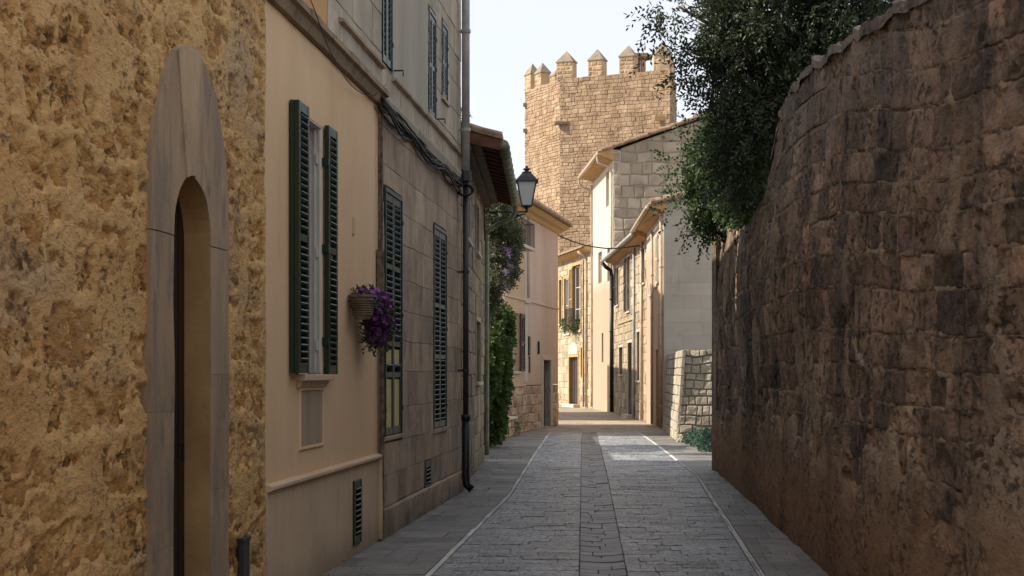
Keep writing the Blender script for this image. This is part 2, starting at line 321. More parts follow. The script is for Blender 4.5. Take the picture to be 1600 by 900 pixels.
# ------------------------------------------------------------------ stone layers
class Layout:
    def __init__(s, u0, u1, v0, v1, ch, bw, warp=.01, seed=1, jit=.25, wf=1.6):
        r = random.Random(seed); s.u0, s.u1, s.warp, s.seed, s.wf = u0, u1, warp, seed, wf
        s.vb = [v0]
        while s.vb[-1] < v1 - ch * .5: s.vb.append(s.vb[-1] + ch * r.uniform(1 - jit, 1 + jit))
        k = (v1 - v0) / (s.vb[-1] - v0); s.vb = [v0 + (x - v0) * k for x in s.vb]
        s.ub = []
        for i in range(len(s.vb) - 1):
            b = [u0, u0 + bw * r.uniform(.3, 1.1)]
            while b[-1] < u1 - bw * .4: b.append(b[-1] + bw * r.uniform(.55, 1.5))
            b[-1] = u1; s.ub.append(b)
    def wv(s, u, v):
        f = s.wf
        return s.warp * pn(u * f, v * f, s.seed + 50), s.warp * pn(u * f + 9, v * f, s.seed + 51)
    def blocks(s):
        for i, b in enumerate(s.ub):
            for a, c in zip(b, b[1:]): yield a, c, s.vb[i], s.vb[i + 1]
    def edge_dist(s, u, v):      # distance to the nearest joint
        a, b = s.wv(u, v); u = u - a; v = v - b
        vb = np.array(s.vb); ri = np.clip(np.searchsorted(vb, v) - 1, 0, len(vb) - 2)
        d = np.minimum(v - vb[ri], vb[ri + 1] - v)
        for i, ub in enumerate(s.ub):
            m = ri == i
            if not m.any(): continue
            x = np.array(ub); uu = u[m]; k = np.clip(np.searchsorted(x, uu) - 1, 0, len(x) - 2)
            d[m] = np.minimum(d[m], np.minimum(uu - x[k], x[k + 1] - uu))
        return d
def clip_blocks(blocks, holes, mn=.05):
    out = list(blocks)
    for (a, b, c, d) in holes:
        nx = []
        for (u0, u1, v0, v1) in out:
            if u1 <= a or u0 >= b or v1 <= c or v0 >= d: nx.append((u0, u1, v0, v1)); continue
            if u0 < a - mn: nx.append((u0, a, v0, v1))
            if u1 > b + mn: nx.append((b, u1, v0, v1))
            m0, m1 = max(u0, a), min(u1, b)
            if v0 < c - mn: nx.append((m0, m1, v0, c))
            if v1 > d + mn: nx.append((m0, m1, d, v1))
        out = nx
    return out
def block_grid(S, lay, blk, cell, gap, hfun, depth, mx=40, rnd=.01):
    u0, u1, v0, v1 = blk
    nu = int(min(mx, max(1, round((u1 - u0) / cell)))); nv = int(min(mx, max(1, round((v1 - v0) / cell))))
    g = min(gap, (u1 - u0) * .2, (v1 - v0) * .2)
    def ax(a, b, n):
        L = b - a - 2 * g; e = min(rnd, L * .25); x = a + g + np.concatenate(([0], np.linspace(e, L - e, n + 1), [L]))
        return np.concatenate(([x[0]] * 2, x, [x[-1]] * 2))
    U, V = np.meshgrid(ax(u0, u1, nu), ax(v0, v1, nv)); r, c = U.shape
    d = np.minimum(np.minimum(U - u0 - g, u1 - g - U), np.minimum(V - v0 - g, v1 - g - V))
    H = hfun(U, V, np.maximum(d, 0))
    H[0, :] = H[-1, :] = -depth; H[:, 0] = H[:, -1] = -depth
    wu, wv_ = lay.wv(U, V) if lay else (0, 0)
    P = S((U + wu).ravel(), (V + wv_).ravel(), H.ravel())
    i = np.arange(r * c).reshape(r, c)
    Q = np.stack([i[:-1, :-1], i[:-1, 1:], i[1:, 1:], i[1:, :-1]], -1)
    k = np.ones(Q.shape[:2], bool); k[1, 1:-1] = k[-2, 1:-1] = False; k[1:-1, 1] = k[1:-1, -2] = False; k[0, :2] = k[0, -2:] = k[-1, :2] = k[-1, -2:] = False; k[:2, 0] = k[-2:, 0] = k[:2, -1] = k[-2:, -1] = False
    return P, Q[k]
def stones(parent, S, lay, mat, holes=(), cell=.1, gap=.008, rnd=.012, proud=.015, pv=.006, rough=.004, rs=8, depth=.03, name='stone',
           maxn=300, seed=3, keep=None, top=None, prio=None, smooth=False, erode=0, mort=.02, mx=40, tonefn=None, hmod=None):
    rr = random.Random(seed); bl = clip_blocks(lay.blocks(), holes)
    if keep: bl = [b for b in bl if keep(*b)]
    if prio: bl.sort(key=lambda b: -prio(*b))
    SV, SQ, ST, off = [], [], [], 0; S0 = S
    if top: S = lambda u, v, n: S0(u, np.minimum(v, top(u)), n)
    for k, b in enumerate(bl):
        if top and b[2] > float(top(np.array([(b[0] + b[1]) / 2]))[0]) - .04: continue
        p = proud + rr.uniform(-pv, pv); t = rr.gauss(0, .45); t = max(-1, min(1, t))
        if tonefn: t = max(-1, min(1, t + tonefn(*b)))
        er = erode * rr.uniform(.2, 1)
        tl = rr.uniform(-1, 1) * pv * .6
        def hf(U, V, d, p=p, er=er, tl=tl, b=b):
            h = p - rnd * .8 * (1 - sst(d, 0, max(rnd * 1.3, .001))) + rough * fbm(U * rs * .6, V * rs, seed, 3) + tl * (U - b[0]) / (b[1] - b[0])
            if er: h = h - er * sst(fbm(U * 7, V * 11, seed + 5, 4, .65), -.1, .5) * sst(d, 0, .03)
            return h
        hf2 = (lambda U, V, d: hmod(U, V, hf(U, V, d))) if hmod else hf
        P, Q = block_grid(S, lay, b, cell, gap, hf2, depth, mx, rnd)
        if k < maxn: npobj(name, P, Q, mat, parent, t, smooth, center=True)
        else: SV.append(P); SQ.append(Q + off); ST.append(np.full(len(P), t)); off += len(P)
    if SV: npobj(name + 's_small', np.concatenate(SV), np.concatenate(SQ), mat, parent, np.concatenate(ST), smooth, kind='stuff')
def slabs(mb, fr, u0, u1, v0, v1, holes, n0, n1):
    us = sorted({u0, u1} | {min(max(x, u0), u1) for h in holes for x in h[:2]}); vs_ = sorted({v0, v1} | {min(max(x, v0), v1) for h in holes for x in h[2:4]})
    def solid(i, j):
        if i < 0 or j < 0 or i >= len(us) - 1 or j >= len(vs_) - 1: return False
        a = (us[i] + us[i + 1]) / 2; b = (vs_[j] + vs_[j + 1]) / 2
        return not any(h[0] < a < h[1] and h[2] < b < h[3] for h in holes)
    for i in range(len(us) - 1):
        for j in range(len(vs_) - 1):
            if not solid(i, j): continue
            a, b, c, d = us[i], us[i + 1], vs_[j], vs_[j + 1]
            P = [fr.pt(*q) for q in ((a, c, n0), (b, c, n0), (b, c, n1), (a, c, n1), (a, d, n0), (b, d, n0), (b, d, n1), (a, d, n1))]
            f = [(3, 2, 6, 7), (0, 1, 5, 4)]
            if not solid(i, j - 1): f.append((0, 1, 2, 3))
            if not solid(i, j + 1): f.append((4, 5, 6, 7))
            if not solid(i - 1, j): f.append((0, 3, 7, 4))
            if not solid(i + 1, j): f.append((1, 2, 6, 5))
            mb.add(P, f)
    return mb
SLAT = {}
def shutter(parent, fr, u0, u1, v0, v1, n, mat, rails=(.5,), pitch=.052, single=True, boards=(), th=.035, sw=.05, lbl=None):
    m = MB(); sp = [v0] + [v0 + (v1 - v0) * r for r in rails] + [v1]
    m.fb(fr, u0, u0 + sw, v0, v1, n, n + th); m.fb(fr, u1 - sw, u1, v0, v1, n, n + th)
    for k, v in enumerate(sp):
        h = .07 if k in (0, len(sp) - 1) else .05
        a = v if k == 0 else (v - h if k == len(sp) - 1 else v - h / 2)
        m.fb(fr, u0 + sw, u1 - sw, a, a + h, n + .002, n + th - .002)
    sh = m.build('shutter', mat, parent, bevel=.003)
    if lbl: sh['label'] = lbl
    L = round(u1 - u0 - 2 * sw, 3); key = (L, mat.name, single)
    if key not in SLAT:
        q = MB(); x, y, z = L / 2, .027, .0045
        q.hexa([(-x, -y, -z), (x, -y, -z), (x, y, -z), (-x, y, -z), (-x, -y, z), (x, -y, z), (x, y, z), (-x, y, z)])
        me = bpy.data.meshes.new('slat'); me.from_pydata(q.v, [], q.f); me.materials.append(mat); SLAT[key] = me
    me = SLAT[key]; tilt = R(38) * fr.side
    J = MB()
    v = v0 + .085
    while v < v1 - .08:
        if not any(abs(v - s) < .045 for s in sp[1:-1]) and not any(b0 - .02 < v < b1 + .02 for b0, b1 in boards):
            c = fr.pt((u0 + u1) / 2, v, n + th / 2)
            if single:
                o = bpy.data.objects.new('slat', me); link(o, sh, c)
                o.rotation_euler = (tilt + random.gauss(0, R(1.5)), 0, fr.ang)
            else:
                mm = Matrix.Rotation(fr.ang, 3, 'Z') @ Matrix.Rotation(tilt, 3, 'X')
                J.add([c + mm @ Vector(p.co) for p in me.vertices], [tuple(p.vertices) for p in me.polygons])
        v += pitch
    if J.v: o = J.build('slats', mat, sh); o['kind'] = 'stuff'
    for b0, b1 in boards:
        MB().fb(fr, u0 + sw, u1 - sw, b0, b1, n + .006, n + .022).build('board', MT['yellow'], sh)['label'] = 'pale yellow board panel in green shutter'
    return sh
def hinge_pins(m, fr, us, vs_, n):
    for u in us:
        for v in vs_: m.fb(fr, u - .03, u + .03, v - .02, v + .02, n, n + .03)
def window(parent, fr, u0, u1, v0, v1, depth=.16, fw=.06, mat=None, frame=None, bars=0, sill=None, reveal=None):
    frame = frame or MT['whitewood']; m = MB()
    m.fb(fr, u0, u0 + fw, v0, v1, -depth - .05, -depth); m.fb(fr, u1 - fw, u1, v0, v1, -depth - .05, -depth)
    m.fb(fr, u0 + fw, u1 - fw, v0, v0 + fw, -depth - .05, -depth - .002); m.fb(fr, u0 + fw, u1 - fw, v1 - fw, v1, -depth - .05, -depth - .002)
    c = (u0 + u1) / 2; m.fb(fr, c - .03, c + .03, v0 + fw, v1 - fw, -depth - .048, -depth + .004)
    for k in range(bars):
        v = v0 + (v1 - v0) * (k + 1) / (bars + 1); m.fb(fr, u0 + fw, u1 - fw, v - .015, v + .015, -depth - .046, -depth - .006)
    o = m.build('window', frame, parent)
    MB().fb(fr, u0 + fw, u1 - fw, v0 + fw, v1 - fw, -depth - .035, -depth - .025).build('pane', mat or MT['glass'], o)
    if sill: MB().fb(fr, u0 - .08, u1 + .08, v0 - sill, v0, -depth, .06).build('sill', MT['pale'], o, bevel=.006)
    return o
def corr_roof(parent, fr, u0, u1, ve, nout, nin, slope, mat=None, pitch=.2, name='roof', th=.06):
    nu = int((u1 - u0) / pitch * 8) + 1; U = np.linspace(u0, u1, nu); nn = int(abs(nout - nin) / .25) + 2
    Nn = np.linspace(nout, nin, nn); UU, NN = np.meshgrid(U, Nn)
    ph = (UU - u0) / pitch; H = .045 * np.abs(np.sin(ph * math.pi)) ** .7
    stp = ((nout - NN) / .38) % 1
    Z = ve + slope * (nout - NN) + H + .02 * (1 - stp)
    P = fr.S(UU.ravel(), Z.ravel(), NN.ravel()); P2 = fr.S(UU.ravel(), (Z - H * .75 - th).ravel(), NN.ravel())
    r, c = UU.shape; i = np.arange(r * c).reshape(r, c)
    Q = np.stack([i[:-1, :-1], i[:-1, 1:], i[1:, 1:], i[1:, :-1]], -1).reshape(-1, 4); off = r * c
    e = []
    for a, b in ((i[0, :-1], i[0, 1:]), (i[-1, :-1], i[-1, 1:]), (i[:-1, 0], i[1:, 0]), (i[:-1, -1], i[1:, -1])):
        e.append(np.stack([a, b, b + off, a + off], -1))
    return npobj(name, np.concatenate([P, P2]), np.concatenate([Q, Q + off] + e), mat or MT['tile'], parent, pn(np.concatenate([UU.ravel()] * 2) * 4, np.concatenate([NN.ravel()] * 2) * 2, 4))
def pipe_on(parent, fr, u, v0, v1, n, r, mat, name='drainpipe', clamps=True, bend=None):
    m = MB(); m.tube([fr.pt(u, v0, n), fr.pt(u, v1, n)], r, 12)
    if bend: m.tube([fr.pt(u, v1, n)] + [fr.pt(*q) for q in bend], r, 12)
    o = m.build(name, mat, parent, smooth=True)
    if clamps:
        v = v0 + .6
        while v < v1: q = MB(); q.tube([fr.pt(u, v - .02, n), fr.pt(u, v + .02, n)], r * 1.25, 12); q.fb(fr, u - .01, u + .01, v - .012, v + .012, 0, n); q.build('clamp', mat, o, center=True); v += 1.25
        
    return o

def P(px, py, Y): return Vector(((px - 800) / F * Y, Y, 1.5 + (585 - py) / F * Y))
K = 1.004
# ================================================================== ground and paving
g = MB(); g.add([(-900, -300, -.09), (900, -300, -.09), (900, 1500, -.09), (-900, 1500, -.09)], [(0, 1, 2, 3)])
tag(g.build('ground', MT['ground']), 'dry pale ground around and beyond the street', kind='structure')
def curve(pts): x = [p[0] for p in pts]; y = [p[1] for p in pts]; return lambda t: np.interp(t, x, y)
XWL = curve([(0, -2.55), (20.6, -.70), (27.8, -.52), (36, -.75), (37.7, -.42), (47, 1.33)])
XL1 = curve([(0, -1.5), (11.9, -.63), (15.5, -.36), (19.8, -.04), (30, .42), (41.3, .97)])
XC0 = curve([(0, .0), (11.9, .50), (23.9, 1.03), (35.4, 1.53), (41.3, 1.80)])
XC1 = curve([(0, .34), (11.9, .86), (23.9, 1.42), (35.4, 1.93), (41.3, 2.18)])
XR1 = curve([(0, 1.0), (11.9, 1.86), (17.5, 2.28), (23.9, 2.76), (38, 3.2), (41.3, 3.25)])
XWR = curve([(0, 1.65), (12.1, 2.42), (17.9, 2.79), (25, 3.24), (26, 4.3), (35, 4.4), (36, 3.75), (41.3, 4.02)])
def strip(name, label, A, B, t0, t1, wn, rl, bw, mat, cell=.07, seed=1, proud=.0, pv=.003, rough=.0025, sname='paving_stone', dish=0, inset=.0, gap=.0025, rnd=.004, maxn=300, lead=0):
    base = MB(); n = 40; ts = np.linspace(t0, t1, n)
    v = [(float(A(t)), t, -.045) for t in ts] + [(float(B(t)), t, -.045) for t in ts]
    base.add(v, [(i, i + 1, n + i + 1, n + i) for i in range(n - 1)])
    o = base.build(name, MT['joint']); tag(o, label, kind='structure')
    def S(u, v, h):
        f = u / wn; a = A(v) + inset; b = B(v) - inset
        d = -dish * (1 - (2 * f - 1) ** 2)
        return np.stack([a + (b - a) * f, v, h + d], -1)
    lay = Layout(0, wn, t0, t1, rl, bw, .004, seed, .16, 1.2)
    stones(o, S, lay, mat, cell=cell, gap=gap, rnd=rnd, proud=proud, pv=pv, rough=rough, rs=9, depth=.03, name=sname, seed=seed, maxn=maxn,
           prio=lambda a, b, c, d: (b - a) * (d - c) / c ** 2, mx=8)
    return o
strip('pavement', 'grey stone pavement along the foot of the left houses', XWL, lambda t: XL1(t) - .03, 8, 41.2, 1.0, .55, .5, MT['walk'], .12, 2, .001)
strip('road_lane', 'left lane of worn cobble slabs between pale line and channel', lambda t: XL1(t) + .03, XC0, 8, 41.2, 1.05, .235, .34, MT['lane'], .06, 3, .003, .004, .0045, 'cobble')
strip('road_lane', 'right lane of worn cobble slabs between channel and pale line', XC1, lambda t: XR1(t) - .03, 8, 41.2, 1.15, .235, .36, MT['lane'], .06, 4, .003, .004, .0045, 'cobble')
strip('road_channel', 'dished drainage channel of dark stones along the middle of the street', XC0, XC1, 8, 41.2, .37, .24, .26, MT['channel'], .06, 5, -.001, .004, .003, 'channel_stone', .014, .0)
strip('pavement', 'narrow grey stone pavement along the dark right wall', lambda t: XR1(t) + .03, XWR, 8, 41.2, .8, .6, .45, MT['walk'], .12, 6, .001)
for A_, lb, sd in ((XL1, 'thin pale stone line left of the lanes', 7), (XR1, 'thin pale stone line right of the lanes', 8)):
    strip('pavement_line', lb, lambda t, A_=A_: A_(t) - .033, lambda t, A_=A_: A_(t) + .033, 8, 41.2, .06, .62, .06, MT['kerbline'], .08, sd, .006, .002, .002, 'line_stone', 0, .008, .004, .004)
strip('street_bend', 'warm pale paving where the street bends left past the houses', curve([(41, -.0), (46, 1.0), (47.4, 1.2), (48, -3), (90, -3)]), curve([(41, 4.05), (50, 4.25), (62, 3.95), (69.5, 3.55), (90, 2)]),
      41.25, 90, 5.5, .7, .7, MT['lane_far'], .4, 9, .002, .003, .001, maxn=60, inset=0)

# ================================================================== left row of houses
LF = Fr(-2.513, 0, -2.513 + 1.8, 20, -1)
# ---- ochre stone house with the arched doorway
h1 = thing('stone_house', LF.pt(7.7, 0, -1), 'rough pitted ochre stone house with narrow arched doorway at the left edge', 'house')
U0, U1 = 5.0, 10.31; AC, AR, ASP, AA, AB = 8.635, .345, 2.22, .72, 1.03
b = MB(); slabs(b, LF, U0, U1, 0, 7.1, [(AC - .5, AC + .5, 0, 2.9)], -.30, -.05)
b.fb(LF, U0, U1, 0, 7.1, -7, -.55); b.fb(LF, U0 - .2, U0, 0, 7.1, -7, -.02); b.build('wall', MT['ochre_mortar'], h1)
lay = Layout(U0, U1, 0, 4.5, .31, .55, .09, 21, .25, 1.5)
def arch_f(u, v, a, bb):      # <1 inside an arch of half width a and rise bb above the springing
    x = np.abs(u - AC) / a; y = np.maximum(v - ASP, 0) / bb; return np.sqrt(x * x + y * y)
cell = .0145
uu = np.arange(U0, U1 + cell, cell); uu[-1] = U1; vv = np.arange(0, 4.6, cell); UU, VV = np.meshgrid(uu, vv)
ed = lay.edge_dist(UU.ravel(), VV.ravel()).reshape(UU.shape)
hh = .008 + .006 * fbm(UU * 1.6, VV * 1.6, 5, 3) + .0035 * fbm(UU * 12, VV * 12, 6, 3, .7)
mk = sst(ed + .03 * fbm(UU * 3, VV * 6, 9, 5, .7), .02, .05) * sst(fbm(UU * 1.7, VV * 2.6, 44, 5, .6) + .22, -.04, .12)
hh = hh - mk * (.012 + .022 * sst(fbm(UU * 7, VV * 11, 61, 4, .65), -.25, .35))
hh = np.where(arch_f(UU, VV, AA - .04, AB - .04) < 1, -.06, hh)
i = np.arange(UU.size).reshape(UU.shape); Q = np.stack([i[:-1, :-1], i[:-1, 1:], i[1:, 1:], i[1:, :-1]], -1).reshape(-1, 4)
ins = (arch_f(UU, VV, AR + .12, AR + .14) < 1).ravel(); Q = Q[~ins[Q].all(1)]
npobj('mortar', LF.S(UU.ravel(), VV.ravel(), hh.ravel()), Q, MT['ochre_mortar'], h1, smooth=True)
stones(h1, LF.S, lay, MT['ochre'], cell=.017, gap=-.01, rnd=.01, proud=-.004, pv=.004, rough=.007, rs=14, depth=.08, name='wall_stone', seed=22, erode=.030, smooth=True,
       keep=lambda a, b, c, d: arch_f(*np.meshgrid(np.linspace(a - .06, b + .06, 7), np.linspace(c - .06, d + .06, 7)), AR + .16, AR + .16).min() > 1,
       hmod=lambda U, V, H: np.where(arch_f(U, V, AA - .03, AB - .03) < 1, -.06, H))
def sweep_stone(th0, th1, n0, n1, proud, nm, mat, ri=AR, a=AA, bb=AB, seg=8):
    V = []; rows = []
    for k in range(seg + 1):
        th = th0 + (th1 - th0) * k / seg; r = []
        for j in range(9):
            f = j / 8; ct, sn = math.cos(th), math.sin(th); q = 1 - .12 * f; x = (ri * (1 - f) + a * f) * math.copysign(abs(ct) ** q, ct); y = (ri * (1 - f) + bb * f) * abs(sn) ** q; r.append((AC + x, ASP + y))
        rows.append(r)
    return stone_patch(rows, n0, proud, nm, mat)
def stone_patch(rows, n0, proud, nm, mat):
    A_ = np.array(rows); U = np.pad(A_[..., 0], 2, mode='edge'); V = np.pad(A_[..., 1], 2, mode='edge')
    H = proud + .004 * fbm(U * 5, V * 2.5, 31, 4)
    V = V + .004 * pn(U * 9, V * 9, 3); U = U + .004 * pn(U * 9 + 5, V * 9, 3)
    H[0, :] = H[-1, :] = n0; H[:, 0] = H[:, -1] = n0
    i = np.arange(U.size).reshape(U.shape); Q = np.stack([i[:-1, :-1], i[:-1, 1:], i[1:, 1:], i[1:, :-1]], -1)
    k = np.ones(Q.shape[:2], bool); k[1, :] = k[-2, :] = False; k[:, 1] = k[:, -2] = False; k[0, :2] = k[0, -2:] = k[-1, :2] = k[-1, -2:] = False
    return npobj(nm, LF.S(U.ravel(), V.ravel(), H.ravel()), Q[k], mat, h1, random.uniform(-.4, .5), True, center=True)
for a0, a1, pr in ((0, 62, .026), (62.2, 84, .024), (84.2, 112, .036), (112.2, 180, .027)):
    sweep_stone(R(a0), R(a1), -.17, 0, pr, 'arch_stone', MT['surround'])
for sgn in (-1, 1):
    vb = [0, .62, 1.31, 2.215] if sgn < 0 else [0, .85, 1.5, 2.215]
    for v0, v1 in zip(vb, vb[1:]):
        rows = [[(AC + sgn * (AR + (AA - AR) * j / 8), v0 + .001 + (v1 - v0 - .0015) * k / 12) for j in range(9)] for k in range(13)]
        stone_patch(rows, -.17, .026, 'jamb_stone', MT['surround'])
prof = [(AC - AR + .004, 0), (AC - AR + .004, ASP)] + [(AC + (AR - .004) * math.cos(R(180 - a)), ASP + (AR - .004) * math.sin(R(180 - a))) for a in range(0, 181, 12)] + [(AC + AR - .004, ASP), (AC + AR - .004, 0)]
m = MB(); n_ = len(prof); ns = [.020, -.04, -.08, -.16]
vs2 = [LF.pt(u, v, n) for n in ns for u, v in prof]
m.add(vs2, [(j * n_ + i, j * n_ + i + 1, (j + 1) * n_ + i + 1, (j + 1) * n_ + i) for j in range(3) for i in range(n_ - 1)]); m.build('reveal', MT['reveal'], h1)
d = MB(); d.fb(LF, AC - .45, AC + .45, 0, 2.85, -.20, -.135)
for k in range(5): d.fb(LF, AC - .33 + k * .14, AC - .33 + k * .14 + .12, .02, 2.6, -.135, -.125)
door = d.build('door', MT['darkdoor'], h1)
m = MB(); m.tube([LF.pt(AC + .2, 1.12, -.13), LF.pt(AC + .2, 1.12, -.09), LF.pt(AC + .2, 1.02, -.09)], .009); m.build('door_handle', MT['black'], door)
st = MB(); st.fb(LF, AC - .42, AC + .42, 0, .07, -.2, .05); st.build('doorstep', MT['surround'], h1, bevel=.01)
m = MB(); m.fb(LF, 9.66, 9.80, .02, .50, .0, .036); m.fb(LF, 9.65, 9.81, .49, .515, .0, .042); o = m.build('meter_cover', MT['darkpipe'], h1, bevel=.004); o['label'] = 'dark upright metal cover low on the wall'

# ---- cream plastered house
h2 = thing('plastered_house', LF.pt(12.4, 0, -1), 'cream plastered house with dark green shutters between ochre wall and grey stone house', 'house')
A0, A1 = 10.315, 14.50; W = (11.31, 12.10, 1.50, 3.36); VN = (13.16 * K, 13.50 * K, .09, .62)
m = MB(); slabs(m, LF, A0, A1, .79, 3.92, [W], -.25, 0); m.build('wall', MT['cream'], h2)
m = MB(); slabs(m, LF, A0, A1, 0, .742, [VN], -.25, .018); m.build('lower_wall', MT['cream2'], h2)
m = MB(); m.fprism(LF, A0, A1 + .03, [(-.1, .742), (.035, .742), (.055, .755), (.055, .778), (.02, .79), (-.1, .79)]); m.build('ledge', MT['cream2'], h2, bevel=.004)
m = MB(); slabs(m, LF, A0, 12.30, 4.09, 7.3, [], -.25, -.005); m.build('upper_wall', MT['orange'], h2)
m = MB()
for k in range(14):
    a = A0 + (A1 - A0) * k / 14; m.fprism(LF, a, a + (A1 - A0) / 14 - .004, [(-.1, 3.92), (.045, 3.925 + random.uniform(-.006, .006)), (.075, 3.99), (.11, 4.0), (.11 + random.uniform(-.008, .008), 4.05), (.0, 4.088), (-.1, 4.088)])
m.build('string_course', MT['course'], h2)
m = MB(); m.fb(LF, A0, A1, 0, 7.2, -7, -.45); m.build('rear_wall', MT['cream'], h2)
wn_ = window(h2, LF, W[0], W[1], W[2], W[3], .10, .05, bars=3)
m = MB()    # white lining of the reveal
m.fb(LF, W[0], W[0] + .012, W[2], W[3], -.17, -.004); m.fb(LF, W[1] - .012, W[1], W[2], W[3], -.17, -.004)
m.fb(LF, W[0] + .012, W[1] - .012, W[3] - .012, W[3], -.17, -.004); m.build('window_lining', MT['whitewood'], h2)
m = MB()
for n_a, n_b, k in ((-.025, -.008, .016), (-.060, -.045, .024), (-.095, -.085, .03)): m.fb(LF, W[1] - .012 - k, W[1] - .012, W[2] + .01, W[3] - .02, n_a, n_b)
for v in (1.72, 2.42, 3.12): m.fb(LF, W[1] - .05, W[1] - .012, v - .04, v + .04, -.042, -.028)
m.build('casement_edge', MT['whitewood'], h2, bevel=.002)
m = MB(); m.fb(LF, W[0] - .10, W[1] + .10, 1.455, 1.50, -.17, .075); m.fprism(LF, W[0] - .07, W[1] + .06, [(0, 1.405), (.02, 1.405), (.045, 1.455), (0, 1.455)]); m.build('window_sill', MT['cream2'], h2, bevel=.006)
m = MB(); a, b2, c, e = 11.33, 12.08, .985, 1.385
m.fb(LF, a, b2, c, e, -.01, .004); m.build('stained_panel', MT['streaky'], h2)
m = MB(); [m.fb(LF, *q, -.005, .014) for q in ((a - .025, a, c - .02, e + .02), (b2, b2 + .025, c - .02, e + .02), (a, b2, c - .02, c), (a, b2, e, e + .02))]; m.build('panel_moulding', MT['cream'], h2, bevel=.003)
shutter(h2, LF, 10.99, 11.32, 1.51, 3.38, .038, MT['green'], (.5,), .048)
m = MB(); m.fb(LF, 10.985, 11.035, 1.51, 3.38, .008, .036); m.fb(LF, 11.28, 11.315, 1.51, 3.38, .008, .036); m.fb(LF, 11.03, 11.285, 1.51, 1.58, .01, .034); m.fb(LF, 11.03, 11.285, 3.31, 3.38, .01, .034); m.fb(LF, 11.03, 11.285, 1.58, 3.31, .016, .028)
o = m.build('shutter', MT['green'], h2, bevel=.003); o['label'] = 'folded inner leaf of the left green shutter'
shutter(h2, LF, 12.12, 12.46, 1.50, 3.38, .012, MT['green'], (.5,), .048)
m = MB(); [m.fb(LF, 11.315, 11.34, v - .03, v + .03, .0, .05) for v in (1.75, 2.45, 3.1)]; [m.fb(LF, 12.09, 12.12, v - .03, v + .03, .0, .05) for v in (1.75, 2.45, 3.1)]; m.build('hinge', MT['green'], h2)
shutter(h2, LF, VN[0], VN[1], VN[2], VN[3], .0, MT['green'], (), .045, lbl='small louvred vent low on the cream wall')
m = MB(); m.fb(LF, 13.28, 13.36, 2.66, 2.80, 0, .012); m.build('cover_plate', MT['cream2'], h2)

# ---- grey ashlar house
h3 = thing('stone_townhouse', LF.pt(17, 0, -1), 'grey ashlar townhouse with blue green louvred shutters on two floors', 'house')
B0, B1 = 14.53, 20.68
W1 = (14.80 * K, 15.80 * K, .92, 3.24); W2 = (18.05 * K, 19.15 * K, .88, 3.20); V2 = (17.35 * K, 17.8 * K, .22, .55)
m = MB(); slabs(m, LF, B0, B1, 0, 4.09, [W1, W2, V2], -.3, -.012); m.build('wall', MT['ashlar_joint'], h3)
U_1 = (14.66 * K, 15.22 * K, 4.38, 6.6); U_2 = (17.66 * K, 18.24 * K, 4.38, 5.56); U_3 = (18.75 * K, 19.25 * K, 4.76, 5.66)
m = MB(); slabs(m, LF, 12.305, B1, 4.092, 7.4, [U_1, U_2, U_3], -.3, -.012); m.build('upper_wall', MT['ashlar_joint'], h3)
m = MB(); m.fb(LF, B0, B1, 0, 7.4, -7, -.5); m.fb(LF, 12.31, B0 - .01, 4.1, 7.4, -6.9, -.5); m.fb(LF, B1 - .02, B1, 0, 7.4, -.5, -.30); m.build('rear_wall', MT['ashlar'], h3)
stones(h3, LF.S, Layout(B0, B1, .27, 4.09, .32, .62, .012, 31, .12), MT['ashlar'], holes=[(W1[0] - .02, W1[1] + .02, W1[2] - .02, W1[3] + .02), (W2[0] - .02, W2[1] + .02, W2[2] - .02, W2[3] + .02), V2],
       cell=.07, gap=.002, rnd=.003, proud=.004, pv=.0025, rough=.003, rs=5, depth=.02, seed=32, erode=.006, name='wall_stone')
stones(h3, LF.S, Layout(B0, B1, -.02, .265, .28, .9, .006, 33, .02), MT['ashlar'], cell=.07, gap=.003, rnd=.01, proud=.045, pv=.004, rough=.008, rs=5, depth=.06, seed=34, name='plinth_stone')
stones(h3, LF.S, Layout(12.31, B1, 4.095, 6.9, .33, .66, .012, 35, .12), MT['ashlar_up'], holes=[(15.3, 17.6, 4.32, 7), (U_1[0] - .02, U_1[1] + .02, U_1[2] - .04, 7), (U_2[0] - .02, U_2[1] + .02, U_2[2] - .03, U_2[3] + .03), (U_3[0] - .02, U_3[1] + .02, U_3[2] - .03, U_3[3] + .03)],
       cell=.09, gap=.004, rnd=.004, proud=.004, pv=.003, rough=.004, rs=5, depth=.02, seed=36, erode=.008, name='upper_stone')
m = MB(); slabs(m, LF, 15.3, 17.6, 4.32, 7.4, [], -.05, .010); m.build('rendered_patch', MT['render_grey'], h3)
m = MB(); slabs(m, LF, 12.31, 15.3, 6.9, 7.4, [], -.05, .002); slabs(m, LF, 17.6, B1, 6.9, 7.4, [], -.05, .002); m.build('top_wall', MT['ashlar_up'], h3)
m = MB()
for a, b2 in ((12.7, U_1[0] - .03), (15.26, B1)):
    m.fprism(LF, a, b2, [(0, 4.285), (.045, 4.295), (.05, 4.315), (0, 4.33)])
m.build('sill_band', MT['ashlar'], h3)
m = MB()
for k in range(20):
    a = B0 + (B1 - B0) * k / 20; m.fprism(LF, a, a + (B1 - B0) / 20 - .003, [(0, 3.95), (.03, 3.955 + random.uniform(-.005, .005)), (.055, 4.03), (.055, 4.06), (0, 4.085)])
m.build('string_course', MT['ashlar_up'], h3)
